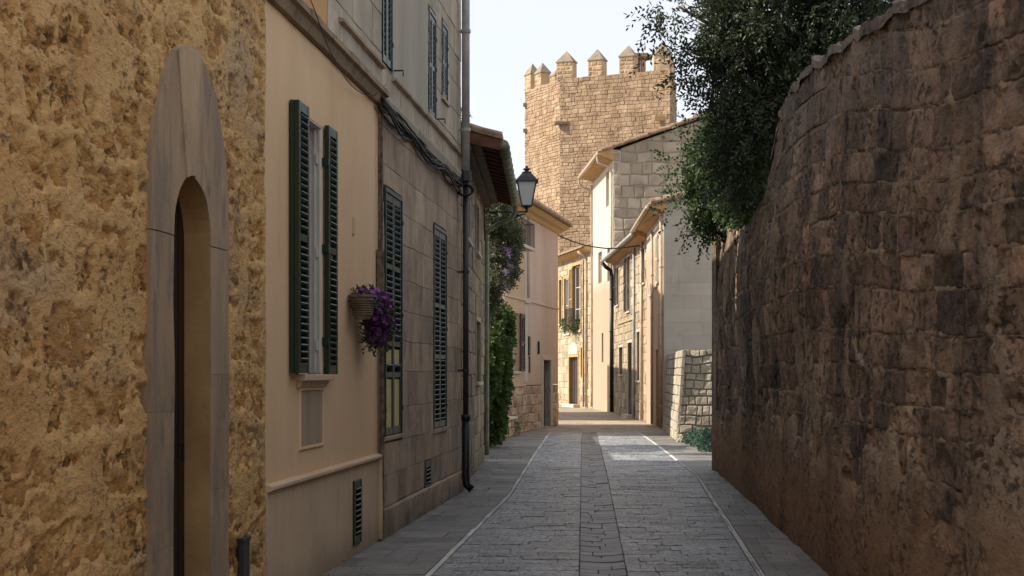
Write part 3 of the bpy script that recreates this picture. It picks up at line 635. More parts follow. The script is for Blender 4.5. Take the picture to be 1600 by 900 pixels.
# shutters
def pair(fr, h, par, w_, n=-.03, single=True, rails=(.38, .7), boards=(), mat=None, pitch=.056):
    mid = (w_[0] + w_[1]) / 2; mt = mat or MT['greenblue']
    q = MB(); f = .04
    q.fb(fr, w_[0], w_[0] + f, w_[2], w_[3], -.10, n + .045); q.fb(fr, w_[1] - f, w_[1], w_[2], w_[3], -.10, n + .045); q.fb(fr, w_[0] + f, w_[1] - f, w_[3] - f, w_[3], -.10, n + .045)
    q.fb(fr, w_[0] + f, w_[1] - f, w_[2], w_[3] - f, -.16, -.12)
    q.build('shutter_frame', mt, par)
    for a, b_ in ((w_[0] + f + .004, mid - .003), (mid + .003, w_[1] - f - .004)):
        shutter(par, fr, a, b_, w_[2] + .01, w_[3] - f - .005, n, mt, rails, pitch, single, boards)
    q = MB(); hinge_pins(q, fr, (w_[0] + .0, w_[1] - .0), (w_[2] + .25, (w_[2] + w_[3]) / 2, w_[3] - .25), n + .02); q.build('hinge', MT['black'], par)
def sillstone(par, fr, w_, mat, h=.045, out=.04):
    MB().fb(fr, w_[0] - .06, w_[1] + .06, w_[2] - h, w_[2], -.12, out).build('window_sill', mat, par, bevel=.006)
pair(LF, 0, h3, W1, boards=((1.0, 1.455), (1.60, 1.74)), rails=(.25, .38, .7)); sillstone(h3, LF, W1, MT['ashlar'], .04, .02)
pair(LF, 0, h3, W2, rails=(.36, .62)); sillstone(h3, LF, W2, MT['ashlar'], .05, .02)
for w_ in (U_1, U_2, U_3): pair(LF, 0, h3, w_, single=False, rails=(.5,)); 
for w_ in (U_2, U_3): sillstone(h3, LF, w_, MT['ashlar_up'], .04, .03)
m = MB()
for w_, v in ((U_1, 4.40), (U_2, 4.42)):
    u = w_[1] + .06; m.tube([LF.pt(u, v, -.02), LF.pt(u, v, .10), LF.pt(u, v - .05, .10)], .008, 6)
m.build('shutter_hook', MT['black'], h3)
shutter(h3, LF, V2[0], V2[1], V2[2], V2[3], -.02, MT['darkpipe'], (), .045, lbl='small dark louvred vent low on the ashlar wall')
# drainpipe at the corner: zinc above, dark below, black iron shoe
up = 20.38
pp = pipe_on(h3, LF, up, 4.0, 7.3, .10, .052, MT['zinc'])
pipe_on(h3, LF, up + .25, 3.9, 7.3, .05, .018, MT['darkpipe'], clamps=False, name='cable_conduit')
pipe_on(h3, LF, up, .95, 4.0, .10, .037, MT['darkpipe'])
m = MB(); m.tube([LF.pt(up, .95, .10), LF.pt(up, .2, .10), LF.pt(up, .1, .11), LF.pt(up, .04, .18)], [.05, .05, .05, .05], 12); m.tube([LF.pt(up, .92, .10), LF.pt(up, .99, .10)], .06, 12); m.build('drainpipe_shoe', MT['black'], h3, smooth=True)
m = MB(); m.tube([LF.pt(up, 3.95, .10), LF.pt(up, 4.08, .10)], .075, 12); m.build('pipe_collar', MT['darkpipe'], h3)
# corroded pipes and conduit where the cream and the grey house meet
m = MB()
for du, n, r, a, b2 in ((0, .045, .022, .02, 2.62), (.07, .03, .013, .8, 3.9), (-.05, .03, .010, 2.0, 3.85)):
    m.tube([LF.pt(14.47 + du + .012 * math.sin(v * 7), v, n) for v in np.linspace(a, b2, 24)], r, 8)
m.fb(LF, 14.40, 14.55, 2.15, 2.62, .01, .05)
m.build('rusty_conduit', MT['rust'], h3)
m = MB(); m.fb(LF, 14.42, 14.50, .02, .74, .02, .055); m.build('conduit_cover', MT['cream2'], h2)

# ---- cables along the string course
cb = thing('cable_bundle', LF.pt(17.5, 3.9, .05), 'bundle of dark cables sagging along the grey house below its string course', 'cables')
for k in range(9):
    rr = random.Random(k); ph = rr.uniform(0, 6); pts = []
    for t in np.linspace(0, 1, 60):
        u = 14.30 + (20.35 - 14.30) * t
        pts.append(LF.pt(u, 3.985 - .085 * rr.random() * .15 - .012 * k + .022 * math.sin(t * 17 + ph) - .05 * abs(math.sin(t * math.pi * 3)) * (k % 3) * .6 - .05 * t, .035 + .03 * math.sin(ph + t * 9) + .004 * k))
    MB().tube(pts, rr.uniform(.007, .014), 6).build('cable', MT['cable'], cb, smooth=True)
m = MB()
for k in range(5):
    c0 = LF.pt(20.33, 3.83, .10); m.tube([c0 + Vector((.08 * math.cos(a) * (1 + .1 * k), .06 * math.cos(a + k), .07 * math.sin(a))) for a in np.linspace(0, 6.28, 16)], .01, 6)
m.build('cable_knot', MT['cable'], cb)
def LW(px, py, n): z = (2.513 - n) / (.09 - (px - 800) / F); return P(px, py, z)
m = MB(); pts = [LW(x, y, n_) for x, y, n_ in ((465, -40, .15), (483, -5, .15), (494, 22, .13), (507, 60, .14), (524, 96, .10), (546, 130, .07), (570, 148, .05), (588, 147, .06), (604, 131, .03))]
def smooth(pts, n=8):
    out = []; q = [pts[0]] + list(pts) + [pts[-1]]
    for i in range(1, len(q) - 2):
        for t in np.linspace(0, 1, n, endpoint=False):
            out.append(.5 * ((2 * q[i]) + (q[i + 1] - q[i - 1]) * t + (2 * q[i - 1] - 5 * q[i] + 4 * q[i + 1] - q[i + 2]) * t * t + (3 * q[i] - q[i - 1] - 3 * q[i + 1] + q[i + 2]) * t ** 3))
    return out + [pts[-1]]
m.tube(smooth(pts), .0038, 6); tag(m.build('cable', MT['cable']), 'single thin wire looping down over the cream wall', 'cable')

# ---- basket of purple flowers on the cream wall
def leaves(pts, dirs, nl, L, wd, seed, spread=.8, jit=.35, slen=.3, droop=0.):
    r = np.random.default_rng(seed); N = len(pts); pts = np.asarray(pts); d = np.asarray(dirs, float); d /= np.linalg.norm(d, axis=1)[:, None] + 1e-9
    q = r.normal(size=(N, 3)); b = np.cross(d, q); b /= np.linalg.norm(b, axis=1)[:, None] + 1e-9; c = np.cross(d, b)
    t = (np.arange(nl) + .6) / nl; sg = np.where(np.arange(nl) % 2, 1, -1)
    base = pts[:, None] + d[:, None] * (t * slen)[None, :, None]; base[..., 2] -= droop * (t ** 2)[None]
    ld = d[:, None] * (.55 + .5 * t[None, :, None]) + b[:, None] * (sg * spread)[None, :, None] + r.normal(size=(N, nl, 3)) * jit
    ld /= np.linalg.norm(ld, axis=2)[..., None]
    nn = c[:, None] + r.normal(size=(N, nl, 3)) * .45; sd = np.cross(ld, nn); sd /= np.linalg.norm(sd, axis=2)[..., None] + 1e-9
    Ls = L * r.uniform(.65, 1.15, size=(N, nl, 1)); ws = wd * r.uniform(.8, 1.2, size=(N, nl, 1))
    V = np.stack([base, base + ld * Ls * .5 + sd * ws, base + ld * Ls, base + ld * Ls * .5 - sd * ws], 2).reshape(-1, 3)
    Q = np.arange(len(V)).reshape(-1, 4); tone = np.repeat(np.clip(r.normal(0, .45, N * nl), -1, 1), 4)
    return V, Q, tone
def blob_points(blobs, n, seed, shell=.55, lump=1.2, thr=-.12, soft=.25):
    r = np.random.default_rng(seed); out = []; dr = []; wts = np.array([b[1][0] * b[1][1] * b[1][2] for b in blobs]); wts = wts ** .75; wts /= wts.sum()
    for (c, rad), w_ in zip(blobs, wts):
        k = int(n * w_ * 2.6); q = r.normal(size=(k, 3)); q /= np.linalg.norm(q, axis=1)[:, None]
        rad = np.array(rad); ln = 1 + .28 * pn(q[:, 0] * lump * 2 + c[0], q[:, 1] * lump * 2 + q[:, 2] * 2.1, seed) * 1.6
        p = q * (shell + (1 - shell) * r.random((k, 1)) ** .6) * ln[:, None] * rad + np.array(c)
        dens = pn(p[:, 0] * 2.2, p[:, 2] * 2.2 + p[:, 1] * 1.7, seed + 3)
        ok = dens + r.normal(0, soft, k) > thr
        out.append(p[ok]); dr.append((q / rad * rad.mean() + r.normal(0, .5, (k, 3)))[ok])
    P_, D_ = np.concatenate(out), np.concatenate(dr); k = r.permutation(len(P_))[:n]; return P_[k], D_[k]
def foliage(parent, name, blobs, n, nl, L, wd, mat, seed, slen=.2, droop=.05, grav=.25, **kw):
    p, d = blob_points(blobs, n, seed, **kw); d[:, 2] -= grav
    V, Q, t = leaves(p, d, nl, L, wd, seed, slen=slen, droop=droop)
    return npobj(name, V, Q, mat, parent, t, kind='stuff')
fp = thing('flower_pot', LF.pt(13.3, 2.0, .1), 'wall pot of trailing purple petunias on the cream wall', 'flower pot')
c0 = LF.pt(13.12, 1.95, .12); m = MB()
m.lathe(c0, [(.06, 0), (.075, .03), (.10, .17), (.115, .18), (.115, .20), (.095, .20), (.09, .16)], 14)
for k in range(7): m.lathe(c0, [(.078 + .011 * k / 3, .03 + .019 * k), (.086 + .011 * k / 3, .038 + .019 * k), (.078 + .011 * k / 3, .047 + .019 * k)], 14)
m.build('pot', MT['pot'], fp); MB().tube([LF.pt(13.12, 2.1, 0), LF.pt(13.12, 2.1, .28)], .006, 6).build('bracket', MT['black'], fp)
fb_ = [(tuple(LF.pt(13.22, 2.14, .13)), (.10, .16, .055)), (tuple(LF.pt(13.5, 2.06, .17)), (.10, .18, .10)), (tuple(LF.pt(13.55, 1.94, .18)), (.11, .20, .13)), (tuple(LF.pt(13.5, 1.84, .16)), (.08, .13, .09))]
foliage(fp, 'leaves', fb_, 330, 6, .034, .010, MT['olive'], 41, slen=.07, droop=.03)
p, d = blob_points(fb_, 560, 42, .9); nf = len(p); r = np.random.default_rng(5); d = d / np.linalg.norm(d, axis=1)[:, None]
a_ = np.cross(d, r.normal(size=(nf, 3))); a_ /= np.linalg.norm(a_, axis=1)[:, None]; b_ = np.cross(d, a_); V = []
for k in range(5):
    an = 2 * math.pi * k / 5; e1 = a_ * math.cos(an) + b_ * math.sin(an); e2 = -a_ * math.sin(an) + b_ * math.cos(an); s_ = .025
    V.append(np.stack([p, p + e1 * s_ * .7 + e2 * s_ * .55 + d * .008, p + e1 * s_ * 1.1 + d * .012, p + e1 * s_ * .7 - e2 * s_ * .55 + d * .008], 1))
V = np.stack(V, 1).reshape(-1, 3); npobj('flowers', V, np.arange(len(V)).reshape(-1, 4), MT['petal'], fp, np.repeat(np.clip(r.normal(0, .6, nf), -1, 1), 20), kind='stuff')

# ---- house with deep timber eaves
FF = Fr(-.655, 20.70, -.49, 27.8, -1); h4 = thing('stone_house', FF.pt(3.5, 0, -1), 'old stone house with deep red timber eaves and green stained gutter', 'house'); FL = FF.L
fz = lambda z: (z - 20.7) * 1.0003
Fw = [(fz(21.5), fz(22.6), 3.35, 4.2), (fz(24.6), fz(25.6), 3.4, 4.15), (fz(24.7), fz(26.2), 1.38, 2.34), (fz(21.2), fz(22.1), 0.02, 2.35)]
m = MB(); slabs(m, FF, 0.0, FL, 0, 4.6, Fw, -.3, -.015); m.build('wall', MT['fstone'], h4)
stones(h4, FF.S, Layout(0.01, FL, 0, 4.6, .30, .48, .025, 41, .2), MT['fstone'], holes=[(a - .08, b - -.08, c - .06, d + .08) for a, b, c, d in Fw], cell=.12, gap=.006, rnd=.012, proud=.006, pv=.006, rough=.010, rs=5, depth=.03, seed=42, name='wall_stone', maxn=260, tonefn=lambda *b: .0)
m = MB()
for a, b, c, d in Fw:
    for q in ((a - .075, a, c, d), (b, b + .075, c, d), (a - .075, b + .075, d, d + .075)): m.fb(FF, *q, -.14, .02)
m.build('window_surround', MT['ashlar_up'], h4, bevel=.005)
for w_ in Fw[:3]: window(h4, FF, *w_, .14, .05, bars=1, sill=.05)
m = MB(); a, b, c, d = Fw[3]; m.fb(FF, a, b, c, d, -.16, -.12); m.build('door', MT['browndoor'], h4)
m = MB(); m.fb(FF, .0, FL, 0, 4.55, -5, -.45); m.build('rear_wall', MT['fstone'], h4)
m = MB(); m.fb(FF, .2, FL - .2, 0, 7.9, -9, -2.4); m.build('shade_block', MT['fstone'], h4)  # unseen tall block, added to keep sun off the dark right wall
m = MB(); m.fb(FF, -.01, FL + .03, 4.40, 4.58, 0, .13); m.fb(FF, 0, FL + .03, 4.46, 4.60, .135, .25); m.build('eave_beam', MT['wood2'], h4, bevel=.01)
sl = -.30
def fe(n): return 4.66 + sl * (n - .0)
for k in range(17):
    u = .02 + k * (FL - .1) / 16; MB().fprism(FF, u, u + .085, [(-.2, fe(-.2) - .1), (.50, fe(.5) - .085), (.52, fe(.52)), (-.2, fe(-.2))]).build('rafter', MT['wood'], h4, bevel=.006)
m = MB(); m.fprism(FF, 0, FL + .05, [(-.2, fe(-.2) + .002), (.54, fe(.54) + .002), (.54, fe(.54) + .03), (-.2, fe(-.2) + .03)]); m.build('soffit_boards', MT['wood'], h4)
m = MB(); m.fprism(FF, -.06, -.002, [(-.1, fe(-.1) - .16), (.50, fe(.5) - .12), (.52, fe(.52) + .03), (-.1, fe(-.1) + .03)]); m.build('barge_board', MT['wood'], h4, bevel=.006)
corr_roof(h4, FF, -.08, FL + .1, fe(.52) + .07, .53, -4.2, .30, pitch=.21, name='roof')
m = MB(); g0 = fe(.6) - .02
m.tube([FF.pt(u, g0, .55) for u in np.linspace(-.05, FL - .1, 8)], .068, 14)
for k in range(11): m.tube([FF.pt(.2 + k * .6, g0, .55), FF.pt(.235 + k * .6, g0, .55)], .076, 14)
o = m.build('gutter', MT['gutter'], h4, smooth=True)
m = MB(); m.tube(smooth([FF.pt(FL - .15, g0, .55), FF.pt(FL - .10, g0 - .16, .54), FF.pt(FL - .05, g0 - .27, .44), FF.pt(FL + .03, g0 - .38, .2), FF.pt(FL + .02, g0 - .50, .06), FF.pt(FL + .02, g0 - .8, .05), FF.pt(FL + .02, .1, .05)]), .042, 12); m.build('drainpipe', MT['gutter'], h4, smooth=True)
# small plants on the roof edge
foliage(None, 'roof_weed', [(tuple(FF.pt(.2, 4.93, -.1)), (.16, .2, .09))], 120, 5, .03, .008, MT['weed'], 61, slen=.06); tag(bpy.data.objects['roof_weed'], 'little weeds growing on the tile edge of the eaves', 'weeds')

# ---- wall lantern
LT = P(823, 300, 27.8); lt = thing('wall_lantern', FF.pt(FL, LT.z, .05), 'black four sided street lantern on scrolled wall bracket', 'lantern')
z0 = P(0, 322, 27.8).z; z1 = P(0, 284, 27.8).z; cx, cy = LT.x, LT.y; m = MB()
wb, wt = .085, .165
def sq(wd, z): return [Vector((cx + sx * wd, cy + sy * wd, z)) for sx, sy in ((-1, -1), (1, -1), (1, 1), (-1, 1))]
A_, B_ = sq(wb, z0), sq(wt, z1)
for i in range(4):
    m.tube([A_[i], B_[i]], .011, 6); m.tube([A_[i], A_[(i + 1) % 4]], .012, 6); m.tube([B_[i], B_[(i + 1) % 4]], .013, 6)
m.build('frame', MT['black'], lt)
for i in range(4):
    j = (i + 1) % 4; q = MB(); q.prism([A_[i] * .99 + A_[j] * .01, A_[j], B_[j], B_[i]], [p_ + (Vector((cx, cy, p_.z)) - p_) * .05 for p_ in (A_[i], A_[j], B_[j], B_[i])]); q.build('pane', MT['frost'], lt)
m = MB(); C_ = sq(wt + .03, z1 + .005); D_ = sq(.075, z1 + .15); E_ = sq(.05, z1 + .165)
m.hexa(C_ + D_); m.hexa(sq(wt + .032, z1 - .012) + sq(wt + .032, z1 + .004)); m.hexa(sq(.085, z1 + .15) + sq(.06, z1 + .175))
m.lathe((cx, cy, z1 + .17), [(.035, 0), (.04, .03), (.075, .045), (.06, .06), (.02, .075), (.028, .09), (.008, .11)], 12)
for p_ in C_: m.tube([p_, p_ + Vector((0, 0, .04))], .008, 5)
m.build('cap', MT['black'], lt)
m = MB(); m.lathe((cx, cy, z0 - .11), [(.012, 0), (.03, .02), (.02, .05), (.05, .08), (.09, .105)], 10); m.build('base', MT['black'], lt)
m = MB(); m.lathe((cx, cy, z0 + .02), [(.02, 0), (.035, .05), (.03, .10), (.01, .13)], 10); m.build('bulb', MT['whitewood'], lt)
m = MB(); za = z0 - .10; wx = FF.pt(FL, 0, 0).x
m.tube([(wx, cy, za), (cx + .02, cy, za)], .014, 8)
m.tube(smooth([Vector((wx + .02, cy, za - .42)), Vector((wx + .25, cy, za - .30)), Vector((wx + .45, cy, za - .12)), Vector((cx - .02, cy, za - .03))]), .012, 8)
for c_, s0, dr in (((wx + .17, za - .12), .11, 1), ((wx + .36, za - .10), .075, -1), ((wx + .56, za - .07), .05, 1)):
    m.tube([Vector((c_[0] + s0 * (1 - t / 13) * math.cos(dr * t), cy, c_[1] + s0 * (1 - t / 13) * math.sin(dr * t))) for t in np.linspace(0, 11, 44)], .009, 6)
m.tube([(wx + .01, cy, za - .5), (wx + .01, cy, za + .08)], .016, 8)
m.build('bracket', MT['black'], lt)

# ================================================================== pink house
PF = Fr(-.387, 37.7, 1.352, 47.0, -1); PL = PF.L; pz = lambda z: (z - 37.7) * 1.0173
h5 = thing('plastered_house', PF.pt(5, 0, -1), 'pink and apricot plastered house with shuttered window and flaking base past the hedge', 'house')
P0 = pz(38.85); Pw = [(pz(39.5), pz(40.7), 1.58, 3.05), (pz(39.0), pz(39.7), 3.75, 4.45), (pz(44.3), pz(45.6), .03, 1.90), (pz(39.6), pz(40.3), 5.0, 5.5)]
sp = pz(41.5)
m = MB(); slabs(m, PF, P0, sp, 1.22, 5.75, Pw, -.3, 0); m.build('wall', MT['orangepink'], h5)
m = MB(); slabs(m, PF, sp, PL, 1.22, 5.9, Pw, -.3, .0); m.build('wall', MT['pink'], h5)
m = MB(); slabs(m, PF, P0, PL, 0, 1.20, Pw, -.3, .0); m.build('base_wall', MT['pinkbase'], h5)
stones(h5, PF.S, Layout(P0, PL, 0, 1.19, .24, .42, .03, 51, .25), MT['pinkbase'], holes=[(Pw[2][0] - .2, Pw[2][1] + .2, 0, 2)], cell=.1, gap=.01, rnd=.02, proud=.022, pv=.012, rough=.012, rs=5, depth=.02, seed=52, name='base_stone', tonefn=lambda *b: 0)
m = MB(); m.fb(PF, P0, sp, 1.19, 1.23, -.02, .045); m.build('ledge', MT['orangepink'], h5, bevel=.006)
m = MB(); m.fb(PF, sp - .03, sp + .45, 1.3, 5.7, -.02, .012); m.build('pilaster', MT['pale'], h5, bevel=.004)
m = MB(); m.fb(PF, sp - .02, sp + .6, 3.36, 3.40, -.02, .06); m.fb(PF, P0, PL, 3.405, 3.44, -.02, .035); m.build('string_course', MT['pale'], h5, bevel=.004)
pipe_on(h5, PF, sp + .35, 3.5, 5.6, .05, .03, MT['pale'])
m = MB(); a, b, c, d = Pw[2]
for q in ((a - .14, a, c, d), (b, b + .3, c, d), (a - .14, b + .3, d, d + .13)): m.fb(PF, *q, -.2, .035)
m.build('door_surround', MT['pale'], h5, bevel=.01)
m = MB(); m.fb(PF, a, b, c, d, -.20, -.15); [m.fb(PF, a + .05 + k * .2, a + .2 + k * .2, c + .1, d - .1, -.15, -.135) for k in range(6)]; o = m.build('door', MT['browndoor'], h5)
window(h5, PF, *Pw[0], .12, .06, bars=2, sill=.06); window(h5, PF, *Pw[1], .12, .05, bars=1, sill=.05); window(h5, PF, *Pw[3], .12, .05)
shutter(h5, PF, Pw[0][1] + .0, Pw[0][1] + .58, 1.58, 3.05, .03, MT['browndoor'], (.5,), .055); shutter(h5, PF, Pw[0][0] - .55, Pw[0][0] + .03, 1.58, 3.05, .03, MT['browndoor'], (.5,), .055)
shutter(h5, PF, Pw[1][0] - .40, Pw[1][0] - .0, 3.75, 4.45, .03, MT['greenblue'], (), .055, False)
m = MB()   # little balcony
m.fb(PF, pz(38.9), pz(40.7), 4.62, 4.70, 0, .42); bal = m.build('balcony', MT['pale'], h5, bevel=.01); m = MB()
for t in np.linspace(pz(38.9), pz(40.7), 14): m.tube([PF.pt(t, 4.70, .40), PF.pt(t, 5.3, .40)], .008, 5)
for n in np.linspace(.05, .40, 4):
    for t in (pz(38.9), pz(40.7)): m.tube([PF.pt(t, 4.70, n), PF.pt(t, 5.3, n)], .008, 5)
m.tube([PF.pt(pz(38.9), 5.3, 0), PF.pt(pz(38.9), 5.3, .40), PF.pt(pz(40.7), 5.3, .40), PF.pt(pz(40.7), 5.3, 0)], .013, 6); m.build('railing', MT['black'], bal)
m = MB(); m.fb(PF, P0 + .9, PL, 0, 5.7, -5, -.35); m.fb(PF, P0, PL, 0, 5.7, -1.2, -.34); m.build('rear_wall', MT['pink'], h5)
m = MB(); m.hexa([(-9, 52, 0), (-2.2, 52, 0), (-2.2, 64, 0), (-9, 64, 0), (-9, 52, 6.4), (-2.2, 52, 6.4), (-2.2, 64, 6.4), (-9, 64, 6.4)]); m.build('shade_block', MT['pink'], h5)  # out of view, added to throw shadow on the lower walls at the bend
m = MB(); m.fprism(PF, P0 - .05, PL + .12, [(-.1, 5.60), (.05, 5.62), (.12, 5.70), (.24, 5.72), (.34, 5.80), (.34, 5.84), (-.1, 5.92)]); m.build('eave_moulding', MT['doorframe'], h5, bevel=.008)
corr_roof(h5, PF, P0 - .08, PL + .2, 5.85, .42, -4, .32, pitch=.2)
m = MB()
for k in range(40): u = P0 - .05 + k * .2 + .02; m.tube([PF.pt(u, 5.86, .47), PF.pt(u, 5.95, .12)], [.07, .06], 8)
o = m.build('eave_tiles', MT['tile'], h5); o['kind'] = 'stuff'
m = MB(); m.tube([PF.pt(pz(43.5), 2.05, .03), PF.pt(pz(43.5), 2.4, .03)], .03, 8); m.build('wall_lamp', MT['black'], h5); MB().fb(PF, pz(42.0), pz(42.2), 2.0, 2.5, 0, .04).build('meter_box', MT['black'], h5); MB().fb(PF, pz(42.1), pz(42.25), 1.55, 1.98, 0, .03).build('meter_box', MT['black'], h5)

# cable across the street
m = MB(); m.tube(smooth([P(822, 358, 44.5), P(838, 352, 46.5), P(866, 365, 47.3), P(900, 379, 48.3), P(930, 386, 49.3), P(960, 388, 50.2), P(1004, 383, 51.0)]), .022, 6)
tag(m.build('cable', MT['cable']), 'thick dark cable hanging across the street from the pink house', 'cable')

# ================================================================== right side houses
def body(parent, a, c, dx, wdt, poly_h, mat, name='rear_wall', inset=.3):
    """solid behind the street wall; poly_h: list of (x offset, height) across the gable"""
    n = [Vector((a[0] + x, a[1], h)) for x, h in poly_h]; f = [Vector((a[0] + x + dx, c, h)) for x, h in poly_h]
    return MB().prism(n, f).build(name, mat, parent)
def rakes(parent, x0, h0, x1, h1, y, n, w_=.34, mat=None):
    L = math.hypot(x1 - x0, h1 - h0) / n
    for k in range(n):
        t0, t1 = k / n, (k + 1.12) / n; q = MB(); q.tone = random.uniform(-.6, .8)
        a = Vector((x0 + (x1 - x0) * t0, y, h0 + (h1 - h0) * t0 + .055)); b = Vector((x0 + (x1 - x0) * t1, y, h0 + (h1 - h0) * t1 + .02))
        q.tube([a, b], [.085, .07], 8); q.build('ridge_tile', mat or MT['tile'], parent, center=True)
# ---- A grey blockwork gable house
AF = Fr(4.09, 43.1, 4.2, 50, 1); h6 = thing('house', (6, 45, 0), 'grey blockwork gable house with bright side wall behind the low stone wall', 'house')
Aw = [(2.2, 3.1, 4.05, 5.45), (1.6, 2.5, .02, 2.2), (4.4, 5.2, 3.9, 5.3)]
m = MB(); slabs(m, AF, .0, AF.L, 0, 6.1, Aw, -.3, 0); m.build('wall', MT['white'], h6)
body(h6, (4.42, 43.102), 50, .1, 0, [(0, 0), (5.6, 0), (5.6, 7.4), (0, 6.18)], MT['agrey_joint'])
AG = Fr(4.09, 43.1, 9.9, 43.1, -1)
topA = lambda u: 6.13 + .225 * u
stones(h6, AG.S, Layout(0, 5.9, 0, 7.6, .36, 1.05, .002, 61, .02), MT['agrey'], keep=lambda a, b, c, d: True, top=topA, cell=.5, gap=.0015, rnd=.002, proud=.012, pv=.001, rough=.001, rs=3, depth=.02, seed=62, name='block', smooth=False)
for w_ in (Aw[0], Aw[2]):
    window(h6, AF, *w_, .12, .06, bars=1, sill=.07); shutter(h6, AF, w_[0] - .42, w_[0], w_[2], w_[3], .03, MT['whitewood'], (.5,), .06, False); 
m = MB(); a, b, c, d = Aw[1]; m.fb(AF, a, b, c, d, -.18, -.13); m.build('door', MT['browndoor'], h6)
m = MB(); [m.fb(AF, *q, -.15, .03) for q in ((a - .14, a, c, d), (b, b + .14, c, d), (a - .14, b + .14, d, d + .15))]; m.build('door_surround', MT['doorframe'], h6)
pipe_on(h6, AF, .12, 0.05, 5.75, .07, .045, MT['copper'], bend=[(.12, 5.85, .12), (.15, 5.93, .34)]); pipe_on(h6, AF, 3.7, .05, 5.75, .06, .04, MT['copper'])
pipe_on(h6, AF, 1.1, .05, 3.9, .05, .03, MT['doorframe'])
m = MB(); m.fprism(AF, -.06, AF.L, [(-.1, 5.86), (.05, 5.88), (.16, 5.96), (.34, 6.00), (.34, 6.05), (-.1, 6.16)]); m.build('eave_moulding', MT['warmwood'], h6)
corr_roof(h6, AF, -.08, AF.L + .05, 6.06, .42, -5.6, .225); 
m = MB(); m.tube([AF.pt(-.05, 5.98, .46), AF.pt(AF.L, 5.95, .46)], .06, 12); m.build('gutter', MT['copper'], h6, smooth=True)
rakes(h6, 3.72, 6.10, 9.6, 7.44, 43.02, 17)
# ---- C low stone house
CF = Fr(4.2, 50, 3.92, 62, 1); CL = CF.L; h7 = thing('stone_house', (6, 56, 0), 'low sunlit rubble house with dark corner pipe between the two gable houses', 'house')
cz = lambda k: k * CL
Cw = [(cz(.43), cz(.54), 3.7, 5.6), (cz(.79), cz(.88), 4.1, 5.5), (cz(.03), cz(.13), 4.4, 5.5), (cz(.37), cz(.50), .03, 2.6), (cz(.66), cz(.78), 1.5, 2.5), (cz(.16), cz(.24), 1.3, 2.9)]
m = MB(); slabs(m, CF, 0.02, CL, 0, 5.95, Cw, -.3, -.015); m.build('wall', MT['cjoint'], h7)
stones(h7, CF.S, Layout(0.02, CL, 0, 5.9, .30, .5, .03, 71, .2), MT['cstone'], holes=[(a - .1, b + .1, c - .08, d + .1) for a, b, c, d in Cw], cell=.2, gap=.008, rnd=.02, proud=.01, pv=.012, rough=.014, rs=4, depth=.03, seed=72, name='wall_stone', prio=lambda a, b, c, d: -(a + b))
m = MB()
for a, b, c, d in Cw: [m.fb(CF, *q, -.14, .02) for q in ((a - .09, a, c, d), (b, b + .09, c, d), (a - .09, b + .09, d, d + .09))]
m.build('window_surround', MT['pale'], h7)
for w_ in Cw[:3] + Cw[4:]: window(h7, CF, *w_, .12, .06, bars=1, sill=.06)
for w_ in Cw[:2]: shutter(h7, CF, w_[1] + .02, w_[1] + .55, w_[2], w_[3], .03, MT['browndoor'], (.5,), .06, False)
m = MB(); a, b, c, d = Cw[3]; m.fb(CF, a, b, c, d, -.18, -.13); m.build('door', MT['browndoor'], h7); MB().fb(CF, a - .2, b + .2, 0, .12, 0, .22).build('doorstep', MT['pale'], h7)
m = MB(); m.fb(CF, cz(.3), cz(.8), 3.35, 3.42, -.02, .05); m.build('ledge', MT['cjoint'], h7)
m = MB(); m.fb(CF, .02, CL, 0, 5.8, -5.5, -.32); m.build('rear_wall', MT['cjoint'], h7)
m = MB(); m.fprism(CF, -.1, CL, [(-.1, 5.72), (.05, 5.72), (.12, 5.80), (.28, 5.82), (.32, 5.90), (-.1, 5.98)]); m.build('eave_moulding', MT['warmwood'], h7)
corr_roof(h7, CF, -.15, CL, 5.92, .42, -5.5, .22)
m = MB(); m.tube([CF.pt(-.1, 5.86, .46), CF.pt(CL - .1, 5.86, .46)], .07, 12); m.build('gutter', MT['zinc'], h7, smooth=True)
pipe_on(h7, CF, CL - .35, .05, 5.3, .09, .075, MT['black'], bend=[(CL - .36, 5.5, .12), (CL - .36, 5.62, .3), (CL - .36, 5.8, .45)]); pipe_on(h7, CF, cz(.07), .05, 5.7, .07, .05, MT['copper']); pipe_on(h7, CF, cz(.28), .05, 5.7, .06, .045, MT['zinc'])
# ---- B tall gable house
BF = Fr(3.92, 62, 3.5, 69.5, 1); BL = BF.L; h8 = thing('gable_house', (6, 65, 0), 'tall gable house of pale squared blocks with white side and orange eaves', 'house')
Bw = [(BL * .17, BL * .32, 8.2, 9.6), (BL * .52, BL * .70, 5.3, 6.6), (BL * .45, BL * .53, 2.0, 3.2), (BL * .14, BL * .26, 5.2, 6.5)]
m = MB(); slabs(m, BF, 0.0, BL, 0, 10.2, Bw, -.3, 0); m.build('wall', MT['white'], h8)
body(h8, (4.24, 62.004), 69.5, -.42, 0, [(0, 0), (8.3, 0), (8.3, 13.2), (0, 10.27)], MT['gable_joint'])
BG = Fr(3.92, 62, 12.5, 62, -1)
stones(h8, BG.S, Layout(0, 8.6, 5.4, 13.4, .43, .50, .045, 81, .15), MT['gable'], top=lambda u: 10.12 + .35 * u, cell=.16, gap=.016, rnd=.035, proud=.03, pv=.012, rough=.015, rs=3, depth=.05, seed=82, name='block',
       tonefn=lambda a, b, c, d: -.7 if (c > 10.2 + .35 * a - 1.0) else .1)
for w_ in Bw: window(h8, BF, *w_, .12, .06, bars=1, mat=MT['glass'])
m = MB(); [m.fprism(BF, -.04 + k * .5, -.04 + k * .5 + .35, [(0, 9.80), (.10, 9.86), (.48, 9.98), (.48, 10.06), (0, 10.2)]) for k in range(15)]; m.build('rafters', MT['warmwood'], h8)
